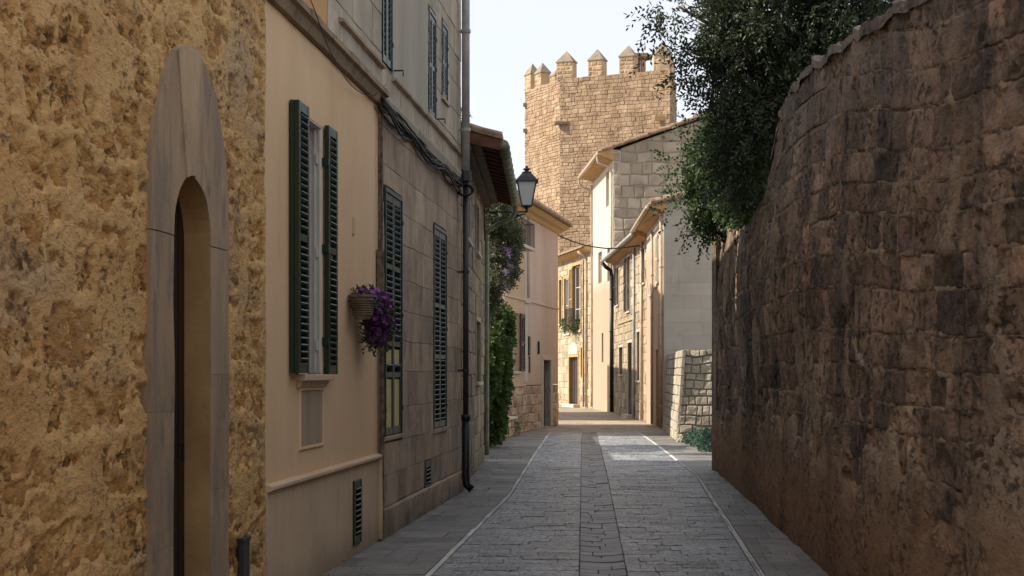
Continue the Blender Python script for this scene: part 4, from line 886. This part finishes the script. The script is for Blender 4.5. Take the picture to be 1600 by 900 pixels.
m = MB(); m.fprism(BF, -.05, BL + .1, [(0, 10.0), (.52, 9.99), (.55, 10.08), (0, 10.26)]); m.build('eave_moulding', MT['warmwood'], h8)
m = MB(); m.tube([BF.pt(-.05, 10.02, .60), BF.pt(BL, 10.02, .60)], .07, 12); m.tube(smooth([BF.pt(.12, 10.0, .60), BF.pt(.12, 9.7, .55), BF.pt(.12, 9.5, .1), BF.pt(.12, 9.1, .06)]), .045, 10); m.tube([BF.pt(.12, 9.2, .06), BF.pt(.12, 4, .06)], .045, 10); m.build('gutter', MT['copper'], h8, smooth=True)
m = MB(); m.tube(smooth([BF.pt(BL - .1, 10.0, .60), BF.pt(BL - .1, 9.7, .55), BF.pt(BL - .1, 9.4, .1), BF.pt(BL - .1, 8.9, .06), BF.pt(BL - .1, .1, .06)]), .045, 10); m.build('drainpipe', MT['copper'], h8, smooth=True)
corr_roof(h8, BF, -.05, BL + .1, 10.12, .60, -8.2, .35); rakes(h8, 3.45, 10.14, 12.4, 13.2, 61.92, 20)
# ---- D sunlit house at the bend
DF = Fr(3.5, 69.5, 2.2, 77, 1); DL = DF.L; h9 = thing('stone_house', (5, 75, 0), 'sunlit stone house at the street bend with a tall planted window', 'house')
Dw = [(2.34, 4.12, 3.49, 6.46), (4.84, 6.0, 3.4, 6.0), (2.9, 4.9, .03, 2.3), (2.0, 2.3, 1.4, 2.7), (6.6, 7.2, 3.9, 6.0)]
m = MB(); slabs(m, DF, .02, DL + 6, 0, 7.0, Dw, -.3, -.015); m.build('wall', MT['cjoint'], h9)
stones(h9, DF.S, Layout(.02, DL + 3, 0, 7.0, .32, .5, .03, 91, .2), MT['cstone'], holes=[(a - .14, b + .14, c - .1, d + .14) for a, b, c, d in Dw], cell=.25, gap=.01, rnd=.02, proud=.01, pv=.014, rough=.015, rs=4, depth=.03, seed=92, name='wall_stone', prio=lambda a, b, c, d: -(a + b), tonefn=lambda *b: .4)
m = MB()
for a, b, c, d in Dw: [m.fb(DF, *q, -.14, .03) for q in ((a - .12, a, c, d), (b, b + .12, c, d), (a - .12, b + .12, d, d + .12))]
m.build('window_surround', MT['doorframe'], h9)
m = MB(); a, b, c, d = Dw[2]; m.prism([DF.pt((a + b) / 2 + 1.0 * math.cos(t), 2.42 + .55 * math.sin(t), -.02) for t in np.linspace(0, math.pi, 12)], [DF.pt((a + b) / 2 + 1.0 * math.cos(t), 2.42 + .55 * math.sin(t), .05) for t in np.linspace(0, math.pi, 12)]); m.build('door_arch', MT['pale'], h9)
m = MB(); m.fb(DF, a, b, c, d, -.25, -.18); [m.fb(DF, a + .1 + k * .5, a + .5 + k * .5, .2, 2.1, -.18, -.16) for k in range(4)]; m.build('door', MT['browndoor'], h9); MB().fb(DF, a - .3, b + .3, 0, .14, 0, .3).build('doorstep', MT['pale'], h9)
for w_ in (Dw[0], Dw[1], Dw[4]): window(h9, DF, *w_, .12, .08, bars=2, sill=.08)
shutter(h9, DF, Dw[1][0] - .02, Dw[1][0] + .55, 3.42, 5.98, .03, MT['zinc'], (.5,), .07, False); shutter(h9, DF, Dw[0][1], Dw[0][1] + .6, 3.5, 6.4, .03, MT['doorframe'], (.5,), .07, False)
m = MB(); [m.tube([DF.pt(t, 3.5, .3), DF.pt(t, 4.5, .3)], .012, 5) for t in np.linspace(2.3, 4.2, 12)]; m.tube([DF.pt(2.3, 4.5, .3), DF.pt(4.2, 4.5, .3)], .02, 5); m.tube([DF.pt(2.3, 3.55, .3), DF.pt(4.2, 3.55, .3)], .02, 5); m.build('railing', MT['black'], h9)
m = MB(); m.fprism(DF, -.1, DL + 6, [(0, 6.82), (.1, 6.85), (.4, 6.95), (.4, 7.02), (0, 7.12)]); m.build('eave_moulding', MT['warmwood'], h9)
m = MB(); m.fb(DF, .1, DL + 6, 0, 6.9, -6, -.32); m.build('rear_wall', MT['cjoint'], h9)
corr_roof(h9, DF, -.1, DL + 6, 7.05, .5, -5.5, .28)
pipe_on(h9, DF, 1.0, .05, 6.6, .08, .06, MT['copper'], bend=[(1.0, 6.75, .15), (1.0, 6.9, .45)]); pipe_on(h9, DF, 1.65, .05, 6.6, .05, .03, MT['rust'])
foliage(None, 'window_plant', [(tuple(DF.pt(3.2, 3.75, .22)), (.6, .5, .25))], 200, 5, .09, .03, MT['hedge'], 93, slen=.12); tag(bpy.data.objects['window_plant'], 'green plants at the foot of the tall window of the far house', 'plant')

# ================================================================== castle tower
tw = thing('castle_tower', (5.5, 98, 0), 'battlemented medieval stone tower rising above the roofs', 'tower')
TP = [(.79, 99.3), (2.85, 95.0), (9.09, 92.0), (9.95, 97.0), (8.3, 103), (2.6, 104)]; TH = 19.05
FACES = [Fr(*TP[i], *TP[(i + 1) % 6], -1) for i in range(6)]
def shrink(k): c = Vector((5.4, 98.2, 0)); return [Vector((x, y, 0)) + (c - Vector((x, y, 0))).normalized() * k for x, y in TP]
s_ = shrink(.03); si = shrink(.75)
m = MB(); m.prism([p + Vector((0, 0, 0)) for p in s_], [p + Vector((0, 0, TH - 1.1)) for p in s_])
for i in range(6):
    j = (i + 1) % 6; m.prism([s_[i] + Vector((0, 0, TH - 1.1)), s_[j] + Vector((0, 0, TH - 1.1)), si[j] + Vector((0, 0, TH - 1.1)), si[i] + Vector((0, 0, TH - 1.1))], [s_[i] + Vector((0, 0, TH - .03)), s_[j] + Vector((0, 0, TH - .03)), si[j] + Vector((0, 0, TH - .03)), si[i] + Vector((0, 0, TH - .03))])
m.build('wall', MT['tower_mortar'], tw)
for fi, mx_ in ((1, 210), (0, 85)):
    fr = FACES[fi]
    stones(tw, fr.S, Layout(0, fr.L, 6.6, TH, .21, .36, .06, 101 + fi, .35, 1.1), MT['tower'], cell=.3, gap=.010, rnd=.02, proud=.015, pv=.016, rough=.01, rs=3, depth=.04, name='wall_stone', seed=110 + fi, maxn=mx_, prio=lambda a, b, c, d: (b - a) * (d - c), mx=4)
stones(tw, FACES[2].S, Layout(0, FACES[2].L, 10, TH, .3, .5, .06, 120, .25, .9), MT['tower'], cell=.25, gap=.02, rnd=.04, proud=.03, pv=.02, rough=.02, rs=3, depth=.04, seed=121, maxn=0, mx=3)
def merlon(fr, u, wd=.90, h=.86, cap=.80, th=.62, lbl=None):
    m = MB(); a, b = u - wd / 2, u + wd / 2
    m.fb(fr, a, b, TH - .05, TH + h, -th, .02)
    o = m.build('merlon', MT['tower_mortar'], tw)
    lay = Layout(a, b, TH - .02, TH + h, .27, .42, .02, int(u * 10) + 7, .15)
    stones(o, fr.S, lay, MT['tower'], cell=.2, gap=.02, rnd=.04, proud=.045, pv=.012, rough=.015, rs=3, depth=.03, seed=int(u * 7), name='merlon_stone', mx=3)
    e = .05; q = MB(); bs = [fr.pt(a - e, TH + h, .07), fr.pt(b + e, TH + h, .07), fr.pt(b + e, TH + h, -th - .05), fr.pt(a - e, TH + h, -th - .05)]
    tp = fr.pt(u, TH + h + cap, -th / 2); b2 = [p + Vector((0, 0, .05)) for p in bs]
    q.add(bs + b2 + [tp], [(0, 1, 2, 3), (0, 1, 5, 4), (1, 2, 6, 5), (2, 3, 7, 6), (3, 0, 4, 7), (4, 5, 8), (5, 6, 8), (6, 7, 8), (7, 4, 8)]); q.build('merlon_cap', MT['tower_cap'], o)
L1_ = FACES[1].L
for u, h_ in ((.30, .95), (2.28, .90), (4.25, .95), (6.38, .92)): merlon(FACES[1], u, .92 if u > 1 else 1.02, h_, .72)
merlon(FACES[0], .45, .85, .95, .75); merlon(FACES[0], 1.85, .85, .80, .7); merlon(FACES[0], FACES[0].L - .95, .7, .3, .5)
for fi, us in ((2, (.5, 3.0)), (3, (1.0, 3.6)), (4, (.6, 2.7, 4.6)), (5, (.5, 2.6))):
    for u in us: merlon(FACES[fi], u, .9, .8, .75)
m = MB(); c = Vector((7.4, 95.4, TH - 1.1))    # roofed stair turret opening
for sx in (-.42, .42):
    for sy in (-.4, .4): m.box(c + Vector((sx, sy, 1.1)), (.22, .22, 2.6))
m.box(c + Vector((.1, 0, 1.1)), (.3, .3, 2.6)); m.box(c + Vector((0, 0, 2.45)), (1.9, 1.3, .12)); m.box(c + Vector((0, 0, 2.56)), (1.3, 1.0, .12)); o = m.build('canopy', MT['tower'], tw); o['label'] = 'small flat roofed stone canopy on the tower top'
m = MB(); a = P(877, 192, 94.8); m.box(a + Vector((.0, .1, 0)), (.85, .4, .2)); m.build('corbel', MT['tower_cap'], tw, bevel=.04)
m = MB(); [m.box(p, (.28, .28, .2)) for p in (P(821, 164, 99.1), P(821, 204, 99.1))]; m.build('stone_spout', MT['tower_cap'], tw)
m = MB(); m.box(FACES[1].pt(L1_ - .5, P(0, 186, 92.5).z, .05), (.8, .15, .3)); m.build('spout', MT['doorframe'], tw)

# ================================================================== dark wall on the right
WX = curve([(2, 1.78), (12.1, 2.42), (17.9, 2.79), (25, 3.22), (26, 3.28)])
TOP = curve([(2, 3.4), (7.5, 3.55), (9, 3.68), (10.5, 3.86), (12, 4.04), (14.5, 4.27), (16.4, 4.22), (16.9, 4.05), (17.3, 3.75), (18, 3.5), (20, 3.35), (22, 3.5), (25, 3.9), (26, 3.9)])
rw = thing('stone_wall', (4, 15, 0), 'massive dark weathered stone wall on the right side of the street', 'wall')
GU = curve([(2, .80), (6, .86), (8.3, 1.0), (12, 1.36), (14.5, 1.48), (18, 1.48), (26, 1.4)])      # the courses climb with the wall head
topR = lambda u: TOP(u) + .05 * fbm(np.asarray(u) * 1.2, np.asarray(u) * .0, 5, 3)
topL = lambda u: 1.3 + (topR(u) - 1.3) / GU(u)
def RS(u, v, n):      # u = distance up the street
    u = np.asarray(u); v = np.asarray(v); v = np.where(v > 1.3, 1.3 + (v - 1.3) * GU(u), v)
    x = WX(u) + .03 * pn(np.asarray(u) * .35, np.asarray(v) * .5, 77); s = .062
    bulge = .10 * np.exp(-((np.asarray(v) - 2.6) / 1.0) ** 2) * sst(np.asarray(u), 10, 17)
    return np.stack([x - n - bulge + .02 * v, u, v], -1)
layR = Layout(3, 25.2, .75, 4.4, .205, .50, .014, 131, .22, 1.0)
cell = .026; uu = np.arange(3, 25.25, cell); vv = np.arange(-.02, 4.4, cell); UU, VV = np.meshgrid(uu, vv); VC = np.minimum(VV, topL(UU) - .02)
ed = layR.edge_dist(UU.ravel(), VC.ravel()).reshape(UU.shape)
ren = sst(1.0 + .42 * fbm(UU * .8, VV * .9, 15, 5, .6) - VC, -.05, .10)             # old render at the foot
pat = sst(fbm(UU * .9, VC * 1.1, 25, 5, .6), .38, .55) * (1 - ren)                    # patches where render hides the stones
hh = .006 + .012 * fbm(UU * 1.5, VC * 1.5, 16, 3) + .006 * fbm(UU * 9, VC * 9, 18, 4, .7) - .05 * sst(ed, .015, .04) * (1 - ren) * (1 - pat) + .040 * ren + .018 * pat
i = np.arange(UU.size).reshape(UU.shape); Q = np.stack([i[:-1, :-1], i[:-1, 1:], i[1:, 1:], i[1:, :-1]], -1).reshape(-1, 4)
keep = (VV < topL(UU) + cell).ravel(); Q = Q[keep[Q].any(1)]
npobj('mortar', RS(UU.ravel(), VC.ravel(), hh.ravel()), Q, MT['dark_mortar'], rw, smooth=True)
stones(rw, RS, layR, MT['dark_wall'], top=lambda u: topL(u) - .01, cell=.03, gap=.007, rnd=.009, proud=.012, pv=.007, rough=.007, rs=12, depth=.06, name='wall_stone', seed=132, smooth=True, erode=.022, mx=26,
       prio=lambda a, b, c, d: (b - a) * (d - c) / a ** 2 * (1 if a < 25 else 0), keep=lambda a, b, c, d: d > .8)
ts = np.linspace(3, 25.2, 60); m = MB()
for a, b in zip(ts, ts[1:]):
    ta, tb = float(topR(a)) - .03, float(topR(b)) - .03; xa, xb = float(WX(a)) + .10, float(WX(b)) + .10
    m.hexa([(xa, a, 0), (xa + .55, a, 0), (xb + .55, b, 0), (xb, b, 0), (xa, a, ta), (xa + .55, a, ta), (xb + .55, b, tb), (xb, b, tb)])
m.fb(Fr(3.15, 25.22, 7, 25.22, 1), 0, 4, 0, 3.6, -.5, 0); m.build('core', MT['dark_mortar'], rw)
layT = Layout(3, 25.2, 0, .62, .31, .45, .02, 141, .2, 1.1)      # rough capping stones on the wall head
def TS(u, v, n): u = np.asarray(u); v = np.asarray(v); return np.stack([WX(u) + .035 + .03 * pn(u * 3, u * 0, 8) + v, u, topR(u) - .045 + n + .02 * pn(u * 2.5, v * 3, 9)], -1)
stones(rw, TS, layT, MT['dark_wall'], cell=.06, gap=.008, rnd=.03, proud=.03, pv=.012, rough=.012, rs=6, depth=.06, name='capping_stone', seed=142, erode=.03, mx=10, maxn=290)
m = MB(); ts = np.linspace(2, 26, 30)
for a, b in zip(ts, ts[1:]):
    xa, xb = float(WX(a)) + .6, float(WX(b)) + .6; m.hexa([(xa, a, -.1), (14, a, -.1), (14, b, -.1), (xb, b, -.1), (xa, a, 3.05), (14, a, 3.05), (14, b, 3.05), (xb, b, 3.05)])
tag(m.build('garden_terrace', MT['earth']), 'raised garden ground behind the dark wall', kind='structure')

# ---- olive tree above the wall and climber over its far end
def E(px, py, Y, rx, rz, ry): c = P(px, py, Y); return (tuple(c), (rx / F * Y, ry, rz / F * Y))
ol = thing('olive_tree', (3.9, 18.6, 3.05), 'dark olive tree overhanging the top of the right wall', 'tree')
OB = [E(1130, 40, 18.2, 62, 60, .7), E(1195, 30, 18, 85, 70, .9), E(1270, 20, 18, 90, 75, 1.0), E(1350, -20, 17.5, 80, 60, .9), E(1180, 120, 18.2, 75, 65, .8), E(1160, 195, 18.6, 50, 62, .6), E(1215, 175, 18.6, 50, 50, .6),
      E(1240, 95, 18.4, 60, 40, .7), E(1060, 10, 18.2, 34, 16, .3), E(1078, 60, 18.4, 22, 22, .3), E(1200, -110, 18, 150, 90, 1.3), E(1165, 262, 18.8, 42, 48, .5), E(1300, 60, 17.8, 55, 32, .6), E(1112, 132, 18.4, 20, 22, .3)]
foliage(ol, 'crown', OB, 6500, 11, .070, .0125, MT['olive'], 151, slen=.26, droop=.05, shell=.30, thr=.0, soft=.10)
OS = [E(1050, 14, 18.2, 42, 14, .3), E(1062, 66, 18.3, 28, 22, .3), E(1100, 110, 18.3, 30, 60, .4), E(1180, 240, 18.4, 60, 60, .5), E(1330, 25, 17.4, 60, 40, .5), E(1255, 110, 17.8, 55, 45, .5), E(1205, 170, 18, 50, 50, .5)]
foliage(ol, 'sprays', OS, 330, 15, .075, .013, MT['olive'], 152, slen=.42, droop=.10, shell=.5, grav=.1)
m = MB(); base = Vector((4.0, 18.7, 3.0)); k1 = Vector((3.8, 18.6, 4.2)); m.tube(smooth([base, Vector((3.95, 18.75, 3.6)), k1]), [.17] * 8 + [.15] * 8 + [.13], 10)
for (c_, r_) in OB[:10]:
    c_ = Vector(c_); mid = (k1 + c_) / 2 + Vector((random.uniform(-.15, .15), random.uniform(-.2, .2), .12)); pts = smooth([k1, mid, c_]); m.tube(pts, list(np.linspace(.07, .012, len(pts))), 7)
    for q_ in range(4):
        e_ = c_ + Vector((random.uniform(-1, 1) * r_[0], random.uniform(-1, 1) * r_[1], random.uniform(-1, 1) * r_[2])) * .9; m.tube([mid.lerp(c_, .6), (mid + e_) / 2 + Vector((0, 0, .05)), e_], [.015, .009, .004], 5)
m.build('trunk', MT['bark'], ol, smooth=True)
cl = thing('climbing_shrub', (3.4, 22.5, 3.4), 'bright green climbing shrub spilling over the far end of the dark wall', 'shrub')
CB = [E(1140, 240, 22.5, 48, 40, .5), E(1108, 250, 23.6, 34, 42, .4), E(1112, 300, 23.6, 40, 34, .4), E(1155, 290, 21.8, 40, 45, .5), E(1088, 285, 24, 30, 14, .3), E(1122, 205, 23.4, 24, 34, .4), E(1120, 335, 23.8, 30, 22, .3), E(1075, 312, 24, 16, 10, .2), E(1165, 315, 21, 26, 36, .3), E(1108, 345, 24, 8, 16, .15), E(1182, 290, 19.5, 26, 46, .35), E(1196, 235, 18.2, 20, 40, .3)]
foliage(cl, 'crown', CB, 2300, 9, .07, .021, MT['bush'], 161, slen=.22, droop=.06, shell=.25, thr=.0, soft=.10)
foliage(cl, 'sprays', [E(1085, 260, 23.6, 40, 50, .4), E(1075, 320, 24, 36, 26, .3), E(1100, 345, 24, 26, 22, .3)], 130, 13, .07, .019, MT['bush'], 162, slen=.36, droop=.08, shell=.5)
m = MB(); b0 = Vector((3.7, 22.6, 3.0))
for (c_, r_) in CB: c_ = Vector(c_); pts = smooth([b0, (b0 + c_) / 2 + Vector((0, 0, .25)), c_]); m.tube(pts, list(np.linspace(.03, .006, len(pts))), 6)
m.build('stems', MT['bark'], cl)

# ================================================================== low stone wall, boulders, weeds
lw = thing('low_stone_wall', (4.5, 38, 0), 'head high battered wall of squared pale stones in front of the grey gable', 'wall')
WH = 2.06; bt = .07
G1 = Fr(3.67, 35.7, 4.06, 43.05, 1); G2 = Fr(3.67, 35.7, 7.2, 35.2, -1)
def bat(fr, du=0): return lambda u, v, n: fr.S(np.asarray(u) + 0 * v, v, np.asarray(n) - bt * np.asarray(v))
m = MB(); z = WH - .01
A_ = [G1.pt(.03, 0, -.03), G1.pt(G1.L, 0, -.03), Vector((7.2, 43.05, 0)), G2.pt(G2.L, 0, -.03)]; B_ = [Vector((3.67 + bt * WH + .03, 35.7 + bt * WH + .03, z)), Vector((4.06 + bt * WH + .03, 43.05, z)), Vector((7.2, 43.05, z)), Vector((7.2, 35.2 + bt * WH + .03, z))]
m.hexa(A_ + B_); m.build('core', MT['cjoint'], lw)
layg = Layout(0, G1.L, 0, WH, .2, .3, .015, 171, .2); stones(lw, bat(G1), layg, MT['gable'], cell=.09, gap=.010, rnd=.012, proud=.012, pv=.006, rough=.01, rs=5, depth=.06, name='wall_stone', seed=172, tonefn=lambda *b: .5, maxn=130)
def S2(u, v, n): u = np.asarray(u); p = G2.S(u, v, np.asarray(n) - bt * np.asarray(v)); p[:, 0] += bt * np.asarray(v) * np.clip(1 - u / 1.0, 0, 1); return p
layg = Layout(0, G2.L, 0, WH, .18, .23, .06, 173, .25); stones(lw, S2, layg, MT['gable'], cell=.08, gap=.014, rnd=.014, proud=.02, pv=.012, rough=.02, rs=5, depth=.08, name='wall_stone', seed=174, tonefn=lambda *b: -.15, maxn=150)
def rock(x, y, z, s, seed, mat, label, grp):
    m = bpy.data.meshes.new('rock'); import bmesh; bm = bmesh.new(); bmesh.ops.create_icosphere(bm, subdivisions=3, radius=1)
    r = random.Random(seed); k = (r.uniform(.8, 1.4), r.uniform(.7, 1.1), r.uniform(.55, .85))
    for v in bm.verts:
        f = 1 + .35 * float(fbm(v.co.x * 1.3 + seed, v.co.y * 1.3 + v.co.z * 1.7, seed, 3)); v.co = Vector((v.co.x * k[0], v.co.y * k[1], v.co.z * k[2])) * f * s
    bm.to_mesh(m); bm.free(); m.materials.append(mat); o = bpy.data.objects.new('rock', m); link(o, None, (x, y, z)); o.rotation_euler = (0, 0, r.uniform(0, 6)); tag(o, label, 'rock', grp)
for k, (dx, dy, sz, wh) in enumerate(((.02, .0, .16, 'leftmost grey rubble rock, at the corner of the low stone wall'), (.22, -.05, .19, 'second rubble rock from the corner of the low wall'), (.42, -.2, .15, 'small rubble rock lying forward between two larger ones'),
        (.60, -.05, .21, 'largest rubble rock below the middle of the low wall'), (.84, -.15, .17, 'rubble rock half hidden behind the weeds'), (1.05, -.1, .18, 'rightmost rubble rock next to the dark wall'))):
    rock(3.74 + dx, 35.45 + dy, .04, sz, 200 + k, MT['gable'], wh, 'rubble rocks at the foot of the low wall')
for k, (px, py, Y, s) in enumerate(((1107, 690, 31, 1.0), (1098, 686, 33, .9), (1088, 690, 33.5, .75), (1112, 676, 32, .9), (1078, 684, 34.6, .5))):
    c = P(px, py, Y); o = thing('weed', (c.x, c.y, 0), ('largest blue green weed nearest the dark wall', 'leafy weed behind the largest one by the dark wall', 'low weed spreading in front of the rubble rocks', 'tall weed against the end of the dark wall', 'smallest weed growing on the rubble rocks')[k], 'weed', 'weeds by the low stone wall')
    foliage(o, 'leaves', [((c.x, c.y, .16 * s + .05), (.22 * s, .25 * s, .2 * s))], int(150 * s), 6, .05, .016, MT['weed'], 300 + k, slen=.10, shell=.1); MB().tube([(c.x, c.y, 0), (c.x, c.y, .2 * s)], .008, 5).build('stem', MT['bark'], o)

# ================================================================== garden gap on the left
hd = thing('hedge', (-.45, 33, 0), 'bright green clipped climber hedge between the timber eaved house and pink house', 'hedge')
HB = [E(777, 520, 33.4, 19, 42, .6), E(774, 590, 33.2, 18, 52, .7), E(770, 650, 33, 14, 32, .6), E(784, 540, 33.6, 14, 36, .4), E(763, 500, 32.6, 20, 26, .8), E(758, 560, 31.5, 18, 60, .8), E(787, 500, 33.6, 9, 16, .3)]
foliage(hd, 'foliage', HB, 5200, 7, .075, .026, MT['hedge'], 181, slen=.12, droop=.02, shell=.55)
m = MB(); [m.tube([(-.6 + .12 * k, 33 + .3 * k, 0), (-.55 + .1 * k, 33.1 + .2 * k, 1.2), (-.5 + .1 * k, 33.3 + .2 * k, 2.4)], [.04, .03, .012], 7) for k in range(4)]; m.build('stems', MT['bark'], hd)
vn = thing('flowering_tree', (-.4, 29.6, 0), 'grey green flowering tree behind the eaves and lantern', 'tree')
VB = [E(772, 330, 30, 26, 34, .6), E(785, 375, 30.5, 24, 34, .6), E(772, 420, 30, 22, 40, .6), E(790, 420, 30.8, 15, 22, .4), E(778, 300, 30, 20, 14, .4), E(800, 350, 31, 10, 20, .3), E(762, 462, 30, 12, 26, .4)]
foliage(vn, 'crown', VB, 3600, 7, .062, .017, MT['vine'], 191, slen=.14, shell=.3)
foliage(vn, 'blossom', VB[1:4], 130, 5, .045, .02, MT['mauve'], 192, slen=.08, shell=.85)
m = MB(); b0 = Vector((-.55, 29.8, 0)); m.tube(smooth([b0, Vector((-.5, 29.8, 1.6)), Vector((-.42, 30, 3.1))]), .06, 8)
for (c_, r_) in VB: c_ = Vector(c_); pts = smooth([Vector((-.42, 30, 3.0)), (Vector((-.42, 30, 3.2)) + c_) / 2, c_]); m.tube(pts, list(np.linspace(.03, .006, len(pts))), 6)
m.build('trunk', MT['bark'], vn)
shade_wall = thing('stone_wall', (-1.5, 33, 0), 'unseen rubble wall added behind the hedge to shade the left of the street', 'wall')  # unseen wall added so its shadow covers the left side of the road
GF = Fr(-1.45, 28.0, -1.35, 38.75, -1); m = MB(); m.fb(GF, 0, GF.L, 0, 2.45, -.35, 0); m.build('core', MT['cjoint'], shade_wall)
stones(shade_wall, GF.S, Layout(0, GF.L, 0, 2.45, .3, .5, .03, 198, .2), MT['fstone'], cell=.4, gap=.01, rnd=.02, proud=.02, pv=.012, rough=.01, depth=.03, seed=199)
pl = thing('planter_wall', (-.3, 37.2, 0), 'knee high stone planter wall at the foot of the pink house', 'planter'); PG = Fr(-.62, 34.6, .10, 39.2, -1)
m = MB(); m.fb(PG, 0, PG.L, 0, .40, -.5, -.02); m.build('core', MT['pinkbase'], pl)
stones(pl, PG.S, Layout(0, PG.L, 0, .41, .2, .4, .02, 195, .1), MT['pinkbase'], cell=.1, gap=.01, rnd=.02, proud=.02, pv=.01, rough=.015, rs=5, depth=.03, seed=196)
m = MB(); m.fb(PG, -.03, PG.L + .03, .41, .47, -.52, .05); m.build('coping', MT['pale'], pl, bevel=.01)
foliage(None, 'planter_weed', [E(778, 668, 36, 9, 16, .4), E(803, 666, 39, 5, 8, .2)], 260, 6, .05, .014, MT['hedge'], 197, slen=.12); tag(bpy.data.objects['planter_weed'], 'grassy weeds growing from the planter wall', 'weeds')
print('objects', len(scene.objects), 'tris', sum(len(o.data.polygons) for o in scene.objects if o.type == 'MESH') * 2)

r = np.random.default_rng(77); nl_ = 420; t_ = r.uniform(11, 38, nl_); sd_ = r.random(nl_) < .5
x_ = np.where(sd_, XWL(t_) + .03 + r.exponential(.10, nl_), np.minimum(XWR(t_), 4.2) - .04 - r.exponential(.12, nl_))
p_ = np.stack([x_, t_, np.full(nl_, .010)], -1); V, Q, tn = leaves(p_, r.normal(size=(nl_, 3)) * (1, 1, .05), 1, .045, .011, 78, jit=.05, slen=.01)
V[:, 2] = np.clip(V[:, 2], .006, .022); tag(npobj('fallen_leaves', V, Q, MT['tile'], None, tn, kind='stuff'), 'small dry leaves blown along the foot of both walls', 'leaves')
